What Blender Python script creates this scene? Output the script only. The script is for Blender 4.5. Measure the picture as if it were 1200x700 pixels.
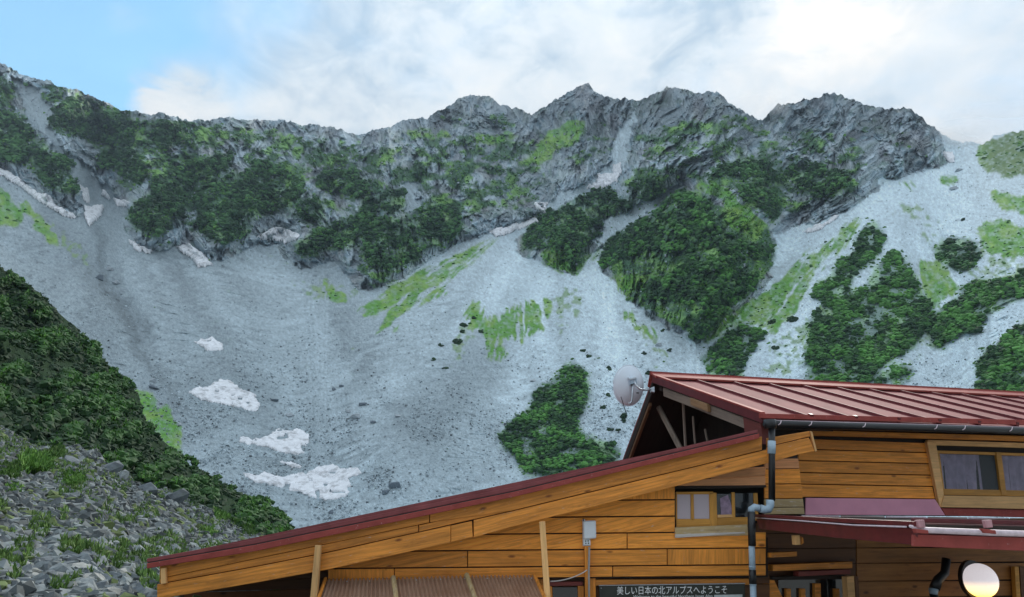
import bpy, bmesh, math, random
import numpy as np
from mathutils import Vector, Matrix
random.seed(7); RNG = np.random.default_rng(7)
scene = bpy.context.scene
for _o in list(bpy.data.objects): bpy.data.objects.remove(_o)

# ------------------------------------------------------------------ camera
F = 867.0; PITCH = math.radians(17.0); ROLL = 0.010
CAM = Vector((0, 0, 1.6))
FW = Vector((0, math.cos(PITCH), math.sin(PITCH)))
_R0 = Vector((1, 0, 0)); _U0 = Vector((0, -math.sin(PITCH), math.cos(PITCH)))
RT = _R0*math.cos(ROLL) - _U0*math.sin(ROLL)
UP = _U0*math.cos(ROLL) + _R0*math.sin(ROLL)
cam_d = bpy.data.cameras.new('camera'); cam_d.sensor_width = 36.0; cam_d.lens = 36.0*F/1200.0
cam_d.clip_start = 0.1; cam_d.clip_end = 9000
cam = bpy.data.objects.new('camera', cam_d); scene.collection.objects.link(cam)
_m = Matrix((RT, UP, -FW)).transposed().to_4x4(); _m.translation = CAM
cam.matrix_world = _m
scene.camera = cam
scene.render.resolution_x = 1024; scene.render.resolution_y = 597

def ray(px, py):
    return FW*F + RT*(px-600.0) - UP*(py-350.0)
def sundir(px, py): return ray(px, py).normalized()

# ------------------------------------------------------------------ light and sky
SUN = sundir(985, 40)
world = bpy.data.worlds.new('World'); scene.world = world; world.use_nodes = True
nt = world.node_tree; nt.nodes.clear(); N = nt.nodes; L = nt.links
sun_el = math.asin(SUN.z); sun_az = math.atan2(SUN.x, SUN.y)
def wn(t, **k):
    n = N.new(t)
    for a, b in k.items(): setattr(n, a, b)
    return n
def wmath(op, a, b=None, c=None, clamp=False):
    n = wn('ShaderNodeMath', operation=op, use_clamp=clamp)
    for i, v in enumerate((a, b, c)):
        if v is None: continue
        if isinstance(v, (int, float)): n.inputs[i].default_value = v
        else: L.new(v, n.inputs[i])
    return n.outputs[0]
sky = wn('ShaderNodeTexSky', sky_type='NISHITA', sun_disc=False, sun_elevation=sun_el, sun_rotation=sun_az,
         altitude=2300, air_density=1.0, dust_density=0.6, ozone_density=1.5)
bg_sky = wn('ShaderNodeBackground'); bg_sky.inputs['Strength'].default_value = 0.15
tint = wn('ShaderNodeMix', data_type='RGBA', blend_type='MULTIPLY'); tint.inputs[0].default_value = 1
tint.inputs[7].default_value = (0.48, 0.68, 0.74, 1)
L.new(sky.outputs[0], tint.inputs[6]); L.new(tint.outputs[2], bg_sky.inputs['Color'])
tc = wn('ShaderNodeTexCoord'); DIRV = tc.outputs['Generated']
def wdot(d):
    n = wn('ShaderNodeVectorMath', operation='DOT_PRODUCT'); L.new(DIRV, n.inputs[0]); n.inputs[1].default_value = d
    return n.outputs['Value']
def wblob(px, py, inner, outer):      # 1 inside inner degrees, 0 beyond outer degrees
    n = wn('ShaderNodeMapRange', interpolation_type='SMOOTHSTEP')
    ang_ = wmath('SQRT', wmath('MAXIMUM', wmath('MULTIPLY', wmath('SUBTRACT', 1.0, wdot(sundir(px, py))), 2.0), 0.0))
    L.new(ang_, n.inputs[0]); n.inputs[1].default_value = math.radians(outer); n.inputs[2].default_value = math.radians(inner)
    return n.outputs[0]
# planar stretch of the direction so that the clouds lie in a layer
def wnoise(scale, detail, rough, off, sq=1.0, dist=0.0):
    mp = wn('ShaderNodeMapping'); L.new(DIRV, mp.inputs[0]); mp.inputs['Location'].default_value = off
    mp.inputs['Scale'].default_value = (scale, scale, scale*sq)
    mp.inputs['Rotation'].default_value = (0, math.radians(-22), 0)
    n = wn('ShaderNodeTexNoise'); n.inputs['Scale'].default_value = 1; n.inputs['Detail'].default_value = detail
    n.inputs['Roughness'].default_value = rough; n.inputs['Distortion'].default_value = dist
    L.new(mp.outputs[0], n.inputs['Vector']); return n.outputs[0]
n1 = wnoise(3.2, 8, 0.60, (3.2, 1.3, 0.4), 1.7, 0.4)
n2 = wnoise(4.6, 8, 0.58, (2.3, 6.1, 1.7), 1.6, 0.5)
n3 = wnoise(13.0, 8, 0.62, (1.37, 5.61, 2.23), 1.5, 0.6)
blue = wblob(-20, 50, 5, 20)
blue2 = wblob(330, 5, 0.5, 3.5)
puff = wblob(205, 122, 0.0, 4.6)
puff2 = wblob(145, 20, 0.2, 3.6)
d = wmath('ADD', wmath('MULTIPLY', n1, 0.9), 0.42)
d = wmath('SUBTRACT', d, wmath('MULTIPLY', blue, 0.95))
d = wmath('SUBTRACT', d, wmath('MULTIPLY', blue2, 0.25))
d = wmath('ADD', d, wmath('MULTIPLY', puff, wmath('MULTIPLY', wmath('SUBTRACT', n3, 0.22), 3.4)))
d = wmath('ADD', d, wmath('MULTIPLY', puff2, wmath('MULTIPLY', n2, 0.75)))
dm = wn('ShaderNodeMapRange', interpolation_type='SMOOTHSTEP'); L.new(d, dm.inputs[0])
dm.inputs[1].default_value = 0.20; dm.inputs[2].default_value = 0.92
dens = dm.outputs[0]
# cloud brightness: grey-blue where thick, bright towards the hidden sun
g1 = wblob(972, 30, 0.0, 6.5); g2 = wblob(1000, 110, 0, 17); g3 = wblob(700, 40, 1, 7)
br = wmath('ADD', wmath('MULTIPLY', n2, 1.15), -0.03)
br = wmath('ADD', br, wmath('MULTIPLY', wmath('SUBTRACT', n3, 0.5), 0.85))
br = wmath('ADD', br, wmath('MULTIPLY', g1, wmath('MULTIPLY', n3, 1.2)))
br = wmath('ADD', br, wmath('MULTIPLY', g2, wmath('MULTIPLY', n2, 0.38)))
br = wmath('ADD', br, wmath('MULTIPLY', g3, 0.10))
br = wmath('ADD', br, wmath('MULTIPLY', puff, 0.16))
ramp = wn('ShaderNodeValToRGB'); L.new(br, ramp.inputs[0])
e = ramp.color_ramp.elements
e[0].position = 0.34; e[0].color = (0.215, 0.275, 0.335, 1)
e[1].position = 1.0; e[1].color = (0.455, 0.45, 0.44, 1)
m = ramp.color_ramp.elements.new(0.60); m.color = (0.34, 0.375, 0.405, 1)
bg_cl = wn('ShaderNodeBackground'); L.new(ramp.outputs[0], bg_cl.inputs['Color']); 
# an overcast sky is brighter overhead than low down: (1 + 2 sin elevation) / 3
sxyz = wn('ShaderNodeSeparateXYZ'); L.new(DIRV, sxyz.inputs[0]); upz = wmath('MAXIMUM', sxyz.outputs[2], 0.0)
L.new(wmath('ADD', wmath('MULTIPLY', upz, 0.95), 0.40), bg_cl.inputs['Strength'])
mix = wn('ShaderNodeMixShader'); L.new(dens, mix.inputs[0])
veil = wn('ShaderNodeBackground'); veil.inputs['Color'].default_value = (0.20, 0.36, 0.45, 1); veil.inputs['Strength'].default_value = 1.0
vm = wn('ShaderNodeMixShader'); L.new(wmath('ADD', wmath('MULTIPLY', n1, .5), .28), vm.inputs[0]); L.new(bg_sky.outputs[0], vm.inputs[1]); L.new(veil.outputs[0], vm.inputs[2])
L.new(vm.outputs[0], mix.inputs[1]); L.new(bg_cl.outputs[0], mix.inputs[2])
out = wn('ShaderNodeOutputWorld'); L.new(mix.outputs[0], out.inputs[0])

sl = bpy.data.lights.new('sun', 'SUN'); sl.energy = 1.5; sl.angle = math.radians(12); sl.color = (1.0, 0.95, 0.86)
so = bpy.data.objects.new('sun', sl); scene.collection.objects.link(so)
so.rotation_euler = SUN.to_track_quat('Z', 'Y').to_euler(); so.location = (30, -10, 60)
scene.view_settings.view_transform = 'Standard'; scene.view_settings.look = 'None'
scene.view_settings.exposure = 1.42; scene.view_settings.gamma = 1.0
scene.cycles.volume_bounces = 0; scene.cycles.max_bounces = 5; scene.cycles.transparent_max_bounces = 12
scene.cycles.volume_step_rate = 1.0

# ------------------------------------------------------------------ helpers
def tag(o, label=None, cat=None, group=None, kind=None):
    if label: o['label'] = label
    if cat: o['category'] = cat
    if group: o['group'] = group
    if kind: o['kind'] = kind
    return o
def link(o, parent=None):
    scene.collection.objects.link(o)
    if parent: o.parent = parent
    return o
def mesh_np(name, V, T, mats, parent=None, cols=None, smooth=False, mi=None, quads=False):
    """vertices (n,3), faces (m,3|4) as numpy arrays, fast"""
    V = np.ascontiguousarray(V, dtype=np.float32); T = np.ascontiguousarray(T, dtype=np.int32)
    k = T.shape[1]; me = bpy.data.meshes.new(name)
    me.vertices.add(len(V)); me.vertices.foreach_set('co', V.ravel())
    me.loops.add(T.size); me.loops.foreach_set('vertex_index', T.ravel())
    me.polygons.add(len(T)); me.polygons.foreach_set('loop_start', np.arange(0, T.size, k, dtype=np.int32))
    me.polygons.foreach_set('loop_total', np.full(len(T), k, dtype=np.int32))
    if mi is not None: me.polygons.foreach_set('material_index', np.ascontiguousarray(mi, dtype=np.int32))
    me.polygons.foreach_set('use_smooth', np.full(len(T), bool(smooth)))
    for m_ in (mats if isinstance(mats, (list, tuple)) else [mats]): me.materials.append(m_)
    if cols is not None:
        a = me.color_attributes.new('Col', 'FLOAT_COLOR', 'POINT')
        c4 = np.ones((len(V), 4), np.float32); c4[:, :cols.shape[1]] = cols
        a.data.foreach_set('color', c4.ravel())
    me.update(calc_edges=True); me.validate()
    return link(bpy.data.objects.new(name, me), parent)

# ---- noise
def _hash(ix, iy, iz, seed):
    h = (ix*374761393 + iy*668265263 + iz*2147483647 + seed*974634777) & 0xFFFFFFFF
    h = ((h ^ (h >> 13))*1274126177) & 0xFFFFFFFF
    h = h ^ (h >> 16)
    return (h & 0xFFFFFF).astype(np.float32)/np.float32(0xFFFFFF)
def vnoise(P, scale, seed=0):
    """value noise 0..1 on (n,3) points"""
    Q = P*np.asarray(scale, dtype=np.float64)
    I = np.floor(Q); f = (Q-I).astype(np.float32); I = I.astype(np.int64)
    f = f*f*(3-2*f); out = 0
    for dx in (0, 1):
        wx = f[:, 0] if dx else 1-f[:, 0]
        for dy in (0, 1):
            wy = f[:, 1] if dy else 1-f[:, 1]
            for dz in (0, 1):
                wz = f[:, 2] if dz else 1-f[:, 2]
                out = out + _hash(I[:, 0]+dx, I[:, 1]+dy, I[:, 2]+dz, seed)*wx*wy*wz
    return out
def fbm(P, scale, octv=4, seed=0, gain=0.5, ridged=False):
    s = 0; a = 1; tot = 0; sc = np.asarray(scale, dtype=np.float64)
    for i in range(octv):
        n = vnoise(P, sc, seed+i*17)
        if ridged: n = 1-np.abs(2*n-1)
        s = s+a*n; tot += a; a *= gain; sc = sc*2.03
    return s/tot
def cells(P2, seed):
    """2-D cellular noise: distance to the border between cells, and a random value per cell"""
    I = np.floor(P2).astype(np.int64); f = P2-I; F1 = np.full(len(P2), 9.); F2 = F1.copy(); R = np.zeros(len(P2)); z0 = np.zeros(len(P2), np.int64)
    for dx in (-1, 0, 1):
        for dy in (-1, 0, 1):
            jx = _hash(I[:, 0]+dx, I[:, 1]+dy, z0, seed); jy = _hash(I[:, 0]+dx, I[:, 1]+dy, z0+1, seed); rv = _hash(I[:, 0]+dx, I[:, 1]+dy, z0+2, seed)
            d_ = np.hypot(dx+jx-f[:, 0], dy+jy-f[:, 1]); n_ = d_ < F1; F2 = np.where(n_, F1, np.minimum(F2, d_)); R = np.where(n_, rv, R); F1 = np.where(n_, d_, F1)
    return F2-F1, R
def sstep(a, b, x):
    t = np.clip((x-a)/(b-a), 0, 1); return t*t*(3-2*t)
# ---- rasters over the terrain, parametrised by bearing and elevation (in units of the survey sheet)
X0, X1, Y0, Y1 = -200, 1400, 40, 720
GX = np.arange(X0, X1+1); GY = np.arange(Y0, Y1+1)
def blur(A, s, axis=None):
    s = float(s); r = int(3*s)+1; k = np.exp(-0.5*(np.arange(-r, r+1)/s)**2); k /= k.sum()
    for ax in ((0, 1) if axis is None else (axis,)):
        B = np.pad(A, [(r, r) if i == ax else (0, 0) for i in (0, 1)], mode='edge')
        C_ = 0
        for i, w in enumerate(k):
            C_ = C_ + w*(B[i:i+A.shape[0], :] if ax == 0 else B[:, i:i+A.shape[1]])
        A = C_
    return A
def poly_mask(polys):
    M = np.zeros((len(GY), len(GX)), bool)
    for P in polys:
        P = np.array(P, float); n = len(P)
        xa, xb = int(max(X0, P[:, 0].min()-1)), int(min(X1, P[:, 0].max()+1))
        ya, yb = int(max(Y0, P[:, 1].min()-1)), int(min(Y1, P[:, 1].max()+1))
        if xb <= xa or yb <= ya: continue
        xs = np.arange(xa, xb+1)[None, :]; ys = np.arange(ya, yb+1)[:, None]
        ins = np.zeros((len(ys), xs.shape[1]), bool)
        for i in range(n):
            x1, y1 = P[i]; x2, y2 = P[(i+1) % n]
            if y1 == y2: continue
            c = ((ys >= y1) != (ys >= y2)) & (xs < (x2-x1)*(ys-y1)/(y2-y1)+x1)
            ins ^= c
        M[ya-Y0:yb-Y0+1, xa-X0:xb-X0+1] |= ins
    return M.astype(np.float32)
def line_dist(pts, px, py):
    d_ = np.full(px.shape, 1e9, np.float32)
    for (x1, y1), (x2, y2) in zip(pts[:-1], pts[1:]):
        vx, vy = x2-x1, y2-y1; t = np.clip(((px-x1)*vx+(py-y1)*vy)/(vx*vx+vy*vy), 0, 1)
        d_ = np.minimum(d_, np.hypot(px-x1-t*vx, py-y1-t*vy))
    return d_
def sample(A, px, py):
    x = np.clip(px-X0, 0, A.shape[1]-1.001); y = np.clip(py-Y0, 0, A.shape[0]-1.001)
    ix = x.astype(int); iy = y.astype(int); fx = x-ix; fy = y-iy
    return (A[iy, ix]*(1-fx)+A[iy, ix+1]*fx)*(1-fy)+(A[iy+1, ix]*(1-fx)+A[iy+1, ix+1]*fx)*fy
_f, _r, _u = np.array(FW), np.array(RT), np.array(UP)
def rays_np(px, py):
    d_ = _f*F + np.multiply.outer(np.asarray(px, float)-600.0, _r) - np.multiply.outer(np.asarray(py, float)-350.0, _u)
    return d_/np.hypot(d_[..., 0], d_[..., 1])[..., None]      # horizontal length 1
def grid_faces(nr, nc, flip=False):
    a = np.arange(nr*nc).reshape(nr, nc)
    q = np.stack([a[:-1, :-1], a[:-1, 1:], a[1:, 1:], a[1:, :-1]], -1).reshape(-1, 4)
    return q[:, ::-1] if flip else q

# ------------------------------------------------------------------ materials
def mat(name):
    m_ = bpy.data.materials.new(name); m_.use_nodes = True
    t = m_.node_tree; b = t.nodes['Principled BSDF']; return m_, t, b
def node(t, ty, ins=None, **k):
    n = t.nodes.new(ty)
    for a, b in k.items(): setattr(n, a, b)
    for a, b in (ins or {}).items():
        if isinstance(b, bpy.types.NodeSocket): t.links.new(b, n.inputs[a])
        else: n.inputs[a].default_value = b
    return n
def simple(name, col, rough=0.6, metal=0.0, var=0.25, scale=6.0, bump=0.0, spec=0.4, dirt=None, stretch=(1, 1, 1)):
    """plain procedural material: base colour broken up by two noises, optional dirt and bump"""
    m_, t, b = mat(name)
    co = node(t, 'ShaderNodeTexCoord'); mp = node(t, 'ShaderNodeMapping', {'Vector': co.outputs['Object'], 'Scale': stretch})
    n_ = node(t, 'ShaderNodeTexNoise', {'Vector': mp.outputs[0], 'Scale': scale, 'Detail': 6.0, 'Roughness': 0.6})
    r = node(t, 'ShaderNodeMapRange', {0: n_.outputs[0], 1: 0.25, 2: 0.75, 3: 1-var, 4: 1+var})
    mx = node(t, 'ShaderNodeMix', {0: 1.0, 6: (*col, 1), 7: r.outputs[0]}, data_type='RGBA', blend_type='MULTIPLY')
    last = mx.outputs[2]
    if dirt:
        n2_ = node(t, 'ShaderNodeTexNoise', {'Vector': co.outputs['Object'], 'Scale': dirt[1], 'Detail': 8.0, 'Roughness': 0.7})
        r2 = node(t, 'ShaderNodeMapRange', {0: n2_.outputs[0], 1: dirt[2], 2: dirt[2]+0.12, 3: 0.0, 4: dirt[3]})
        mx2 = node(t, 'ShaderNodeMix', {0: r2.outputs[0], 6: last, 7: (*dirt[0], 1)}, data_type='RGBA'); last = mx2.outputs[2]
    t.links.new(last, b.inputs['Base Color'])
    b.inputs['Roughness'].default_value = rough; b.inputs['Metallic'].default_value = metal
    b.inputs['Specular IOR Level'].default_value = spec
    if bump:
        bp = node(t, 'ShaderNodeBump', {'Height': n_.outputs[0], 'Strength': bump, 'Distance': 0.01}); t.links.new(bp.outputs[0], b.inputs['Normal'])
    return m_
def vcol_mat(name, rough=0.9, scale=0.6, var=0.22, spec=0.2, bump=0.0, bdist=0.3, trans=0.0):
    m_, t, b = mat(name)
    at = node(t, 'ShaderNodeAttribute', attribute_name='Col'); co = node(t, 'ShaderNodeTexCoord')
    n_ = node(t, 'ShaderNodeTexNoise', {'Vector': co.outputs['Object'], 'Scale': scale, 'Detail': 5.0, 'Roughness': 0.65})
    r = node(t, 'ShaderNodeMapRange', {0: n_.outputs[0], 1: 0.28, 2: 0.72, 3: 1-var, 4: 1+var})
    mx = node(t, 'ShaderNodeMix', {0: 1.0, 6: at.outputs['Color'], 7: r.outputs[0]}, data_type='RGBA', blend_type='MULTIPLY')
    t.links.new(mx.outputs[2], b.inputs['Base Color'])
    b.inputs['Roughness'].default_value = rough; b.inputs['Specular IOR Level'].default_value = spec
    if bump:
        bp = node(t, 'ShaderNodeBump', {'Height': n_.outputs[0], 'Strength': bump, 'Distance': bdist}); t.links.new(bp.outputs[0], b.inputs['Normal'])
    return m_
# ------------------------------------------------------------------ terrain survey: outlines of the cirque
SKYLINE = [(-200,10),(-100,42),(-40,62),(0,74),(13,80),(26,88),(45,95),(60,95),(66,100),(80,104),(90,103),(100,110),(113,115),(125,121),(140,128),(155,130),(175,134),(192,132),(205,137),(225,142),(237,139),(245,143),(260,136),(275,139),(300,140),(320,141),(337,142),(352,146),(370,146),(385,149),(400,152),(408,157),(428,157),(440,153),(453,150),(470,142),(490,137),(500,138),(510,133),(525,125),(540,114),(550,112),(572,112),(580,119),(595,126),(608,127),(617,132),(624,136),(640,124),(648,119),(651,115),(657,114),(668,106),(685,100),(689,98),(693,102),(703,111),(720,115),(735,116),(755,117),(765,109),(780,103),(795,103),(810,107),(822,110),(840,107),(850,116),(857,122),(870,130),(885,138),(893,140),(900,135),(910,123),(925,121),(935,121),(942,116),(955,116),(967,109),(985,111),(995,116),(1007,120),(1020,125),(1040,127),(1065,127),(1078,135),(1090,147),(1105,158),(1120,166),(1140,167),(1150,170),(1165,160),(1185,156),(1200,153),(1260,140),(1400,120)]
ROCK_EDGE = [(-200,120),(-60,175),(0,199),(25,212),(50,232),(75,250),(90,256),(100,246),(110,235),(130,235),(150,243),(148,258),(142,268),(155,280),(165,289),(180,293),(200,291),(215,289),(235,298),(245,308),(260,307),(273,300),(300,287),(328,287),(332,303),(343,311),(356,317),(370,312),(390,303),(398,312),(410,325),(425,337),(435,340),(450,337),(475,325),(495,313),(500,305),(530,290),(547,281),(565,272),(600,268),(628,255),(640,250),(634,262),(620,272),(608,284),(603,292),(612,298),(625,299),(633,305),(655,320),(670,325),(680,318),(690,303),(704,290),(714,284),(706,300),(704,318),(718,330),(735,350),(760,372),(785,388),(800,390),(817,402),(835,395),(858,378),(880,358),(905,325),(910,305),(909,290),(905,273),(935,270),(960,262),(985,250),(1000,240),(1020,228),(1037,217),(1028,208),(1050,213),(1065,207),(1090,198),(1108,192),(1108,178),(1105,150)]
ROCK = [ROCK_EDGE + [(1105,20),(-200,-40)]]
CHUTES = [[(745,118),(738,150),(733,190),(710,218),(690,228),(655,238),(640,256),(636,240),(690,212),(718,188),(724,150)],
          [(10,92),(40,105),(75,130),(60,150),(75,170),(100,185),(120,215),(150,240),(105,245),(90,215),(60,172),(35,150),(20,118)],
          [(700,262),(740,245),(790,215),(800,218),(760,248),(722,274),(706,286),(695,280)],
          [(430,225),(440,232),(447,255),(440,252)],[(470,215),(490,215),(492,245),(482,250)]]
DARK = {  # dwarf pine thickets, each patch a survey outline
 'near the left edge below the ridge': [(-60,95),(0,125),(15,130),(25,148),(40,165),(60,178),(80,200),(92,215),(90,228),(60,215),(35,197),(10,187),(-60,165)],
 'under the left ridge crest': [(58,142),(68,130),(80,118),(100,113),(125,125),(145,135),(160,143),(190,142),(215,150),(220,165),(200,175),(165,172),(110,165),(80,150)],
 'small patch beside the left gully': [(65,180),(80,182),(90,195),(85,199),(70,192)],
 'small patch right of the left gully': [(108,190),(125,177),(140,172),(172,178),(168,195),(172,205),(165,217),(155,222),(143,215),(140,200),(120,197)],
 'on the first rock buttress': [(150,260),(153,242),(165,230),(178,227),(180,212),(200,196),(230,188),(270,178),(268,192),(240,203),(226,212),(216,235),(218,255),(206,263),(200,275),(185,279),(165,271)],
 'on the second rock buttress': [(228,240),(228,225),(240,213),(265,205),(290,203),(300,182),(330,188),(345,203),(358,222),(352,238),(338,246),(318,249),(298,254),(290,262),(292,272),(270,276),(262,286),(245,281),(232,270),(235,252)],
 'narrow patch right of the second buttress': [(350,250),(360,235),(375,232),(381,245),(378,258),(355,260)],
 'upper middle slope': [(372,213),(385,200),(400,196),(415,198),(428,212),(432,226),(415,227),(395,224),(380,220)],
 'long patch above the middle scree': [(344,292),(355,280),(375,264),(395,257),(420,250),(430,240),(430,228),(440,235),(444,246),(433,260),(426,274),(400,288),(376,292),(370,303),(350,301)],
 'above the pale middle chute': [(444,227),(460,217),(476,220),(476,240),(463,250),(455,246),(448,240)],
 'round patch right of the nose': [(466,264),(480,250),(500,240),(525,237),(541,252),(543,266),(530,280),(510,288),(495,291),(480,282)],
 'lowest nose of the middle buttress': [(424,290),(430,270),(440,257),(455,255),(470,268),(481,282),(493,292),(491,306),(475,314),(450,320),(430,314)],
 'on the central nose above the grass strip': [(608,292),(620,275),(640,248),(670,237),(700,220),(718,221),(727,235),(742,240),(735,250),(710,257),(698,263),(704,276),(690,281),(686,292),(690,302),(672,312),(655,306),(645,292),(625,292)],
 'small patch beside the central snow': [(738,216),(755,203),(772,210),(780,222),(765,236),(745,233)],
 'large thicket on the green buttress': [(712,286),(725,272),(745,262),(765,250),(780,235),(800,222),(815,214),(832,224),(852,246),(846,262),(858,272),(885,277),(896,268),(906,285),(909,302),(900,322),(880,345),(866,366),(848,378),(835,388),(812,398),(806,385),(790,376),(775,360),(756,352),(752,338),(768,326),(790,318),(800,304),(778,298),(750,300),(735,306),(715,310),(706,318)],
 'behind the green buttress crest': [(842,214),(840,200),(868,184),(900,190),(915,205),(905,215),(915,232),(916,250),(904,262),(893,255),(880,240),(860,228)],
 'under the right peak': [(905,213),(915,197),(945,190),(980,198),(1008,213),(1000,226),(975,224),(965,234),(940,228),(920,224)],
 'streak on the right scree fan': [(1018,262),(1030,265),(1034,277),(1024,295),(1012,310),(1003,330),(990,345),(965,356),(950,348),(958,335),(975,322),(985,305),(1003,288)],
 'large thicket on the right scree fan': [(1028,315),(1045,296),(1058,300),(1061,312),(1073,325),(1079,345),(1091,362),(1090,385),(1070,402),(1050,418),(1035,432),(1010,452),(940,452),(955,430),(940,420),(945,395),(952,375),(970,358),(990,348),(1006,345),(1016,330)],
 'small patch under the right meadow': [(1100,290),(1115,283),(1140,284),(1151,298),(1141,316),(1120,312),(1105,303)],
 'slanting thicket at the right edge': [(1125,332),(1160,328),(1200,320),(1300,295),(1400,280),(1400,330),(1260,340),(1200,345),(1180,355),(1157,370),(1142,386),(1126,392),(1110,407),(1098,402),(1090,387),(1092,372),(1110,355),(1130,345)],
 'lowest thicket at the right edge': [(1400,360),(1260,362),(1200,378),(1180,390),(1165,405),(1145,425),(1150,440),(1142,470),(1400,480)],
 'thicket left of the red roof': [(820,415),(840,402),(860,387),(880,376),(898,388),(886,400),(879,411),(869,426),(866,445),(824,445),(828,427)],
 'small pale thicket above the roof': [(1020,452),(1035,440),(1050,430),(1068,428),(1072,438),(1055,452)],
 'lone thicket in the middle of the scree': [(655,434),(668,426),(682,430),(686,450),(688,475),(677,492),(680,507),(700,516),(727,520),(724,540),(700,556),(650,560),(612,552),(600,532),(588,520),(588,510),(605,492),(620,475),(635,460),(648,447)],
}
GRASS = [[(-30,190),(0,218),(12,226),(23,245),(24,266),(0,262),(-30,235)],[(25,233),(50,252),(66,268),(76,294),(60,287),(45,270),(30,255)],
 [(588,276),(565,284),(530,300),(490,322),(455,340),(420,365),(425,373),(455,362),(450,376),(420,392),(462,388),(472,371),(500,355),(530,325),(565,298)],
 [(545,366),(552,355),(565,360),(575,371),(590,373),(600,362),(613,350),(625,355),(648,350),(640,380),(620,395),(607,406),(598,396),(586,416),(575,420),(570,405),(560,392),(550,382)],
 [(383,337),(405,338),(408,350),(390,352)],[(375,325),(390,328),(385,335)],
 [(630,298),(645,288),(655,284),(665,300),(690,298),(709,290),(682,318),(668,327),(650,319)],
 [(720,326),(745,323),(763,325),(748,337),(737,348),(722,342)],[(728,360),(740,368),(760,383),(770,400),(755,393),(740,381)],
 [(812,213),(830,207),(840,214),(862,230),(882,245),(897,264),(887,278),(858,272),(846,262),(852,246),(832,226)],
 [(1000,253),(985,270),(960,293),(935,313),(910,333),(880,355),(850,376),(822,398),(822,404),(850,394),(878,372),(896,382),(908,396),(926,372),(936,350),(950,327),(976,300),(992,284),(1008,264)],
 [(1144,182),(1160,160),(1200,150),(1400,110),(1400,215),(1260,212),(1200,207),(1172,206),(1148,196)],
 [(1148,217),(1175,224),(1200,228),(1400,240),(1400,270),(1200,249),(1180,243),(1163,233)],
 [(1150,292),(1144,275),(1155,260),(1170,257),(1200,262),(1400,270),(1400,300),(1200,306),(1170,300),(1155,296)],
 [(1082,355),(1078,305),(1100,300),(1115,316),(1127,333),(1122,346),(1105,350),(1090,366)],[(1098,205),(1125,209),(1120,217),(1100,214)],
 [(1050,214),(1068,216),(1072,226),(1060,224)],[(1072,229),(1082,231),(1078,235)],[(480,153),(525,151),(532,160),(480,166)],[(548,160),(600,160),(622,164),(600,168),(560,167)],
 [(1040,240),(1052,245),(1052,256),(1042,252)],[(150,450),(175,466),(196,484),(212,508),(218,534),(195,528),(180,510),(160,488)],[(940,378),(952,350),(965,356),(950,385),(935,410),(925,415)],[(660,140),(690,142),(680,165),(640,190),(600,192),(640,165)]]
FAINT = [[(398,415),(420,395),(436,382),(432,396),(410,413)],[(530,392),(552,370),(560,395),(548,420),(530,440),(524,420)],[(570,390),(590,378),(590,420),(572,432)],
 [(60,250),(100,285),(130,330),(100,320),(60,280)],[(720,360),(770,395),(790,420),(750,440),(770,420)],[(1045,230),(1090,240),(1090,270),(1060,260)],
 [(1070,240),(1100,250),(1100,290),(1080,300)],[(1000,350),(950,420),(930,440),(890,440),(900,400),(950,360)],[(1085,365),(1120,345),(1110,400),(1080,430),(1060,440)],
 [(330,330),(420,330),(440,350),(350,350)],[(300,285),(330,300),(360,318),(330,312)],[(1150,260),(1200,300),(1200,330),(1120,330)],[(640,350),(680,330),(690,360),(660,400)]]
MIXED = [([(-60,70),(60,98),(240,142),(330,150),(400,165),(450,160),(520,150),(640,160),(655,200),(620,235),(540,240),(450,225),(380,240),(300,260),(230,280),(150,200),(60,150),(-60,120)], .52),
 ([(750,150),(860,130),(905,150),(1000,150),(1020,180),(1010,215),(960,240),(905,268),(860,235),(820,212),(760,240),(720,215),(752,190)], .50),
 ([(440,155),(560,118),(640,150),(700,130),(760,150),(760,180),(700,200),(600,200),(450,200)], .40),
 ([(330,150),(620,200),(640,245),(560,262),(480,240),(380,260)], .45),
 ([(706,290),(800,215),(905,265),(909,310),(830,400),(730,350)], .80),
 ([(1000,125),(1095,140),(1105,185),(1040,200),(1000,180)], .28),
 ([(395,303),(500,300),(545,270),(470,330),(430,342),(400,318)], .45), ([(150,265),(230,285),(273,300),(240,310),(170,290)], .35)]
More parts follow.
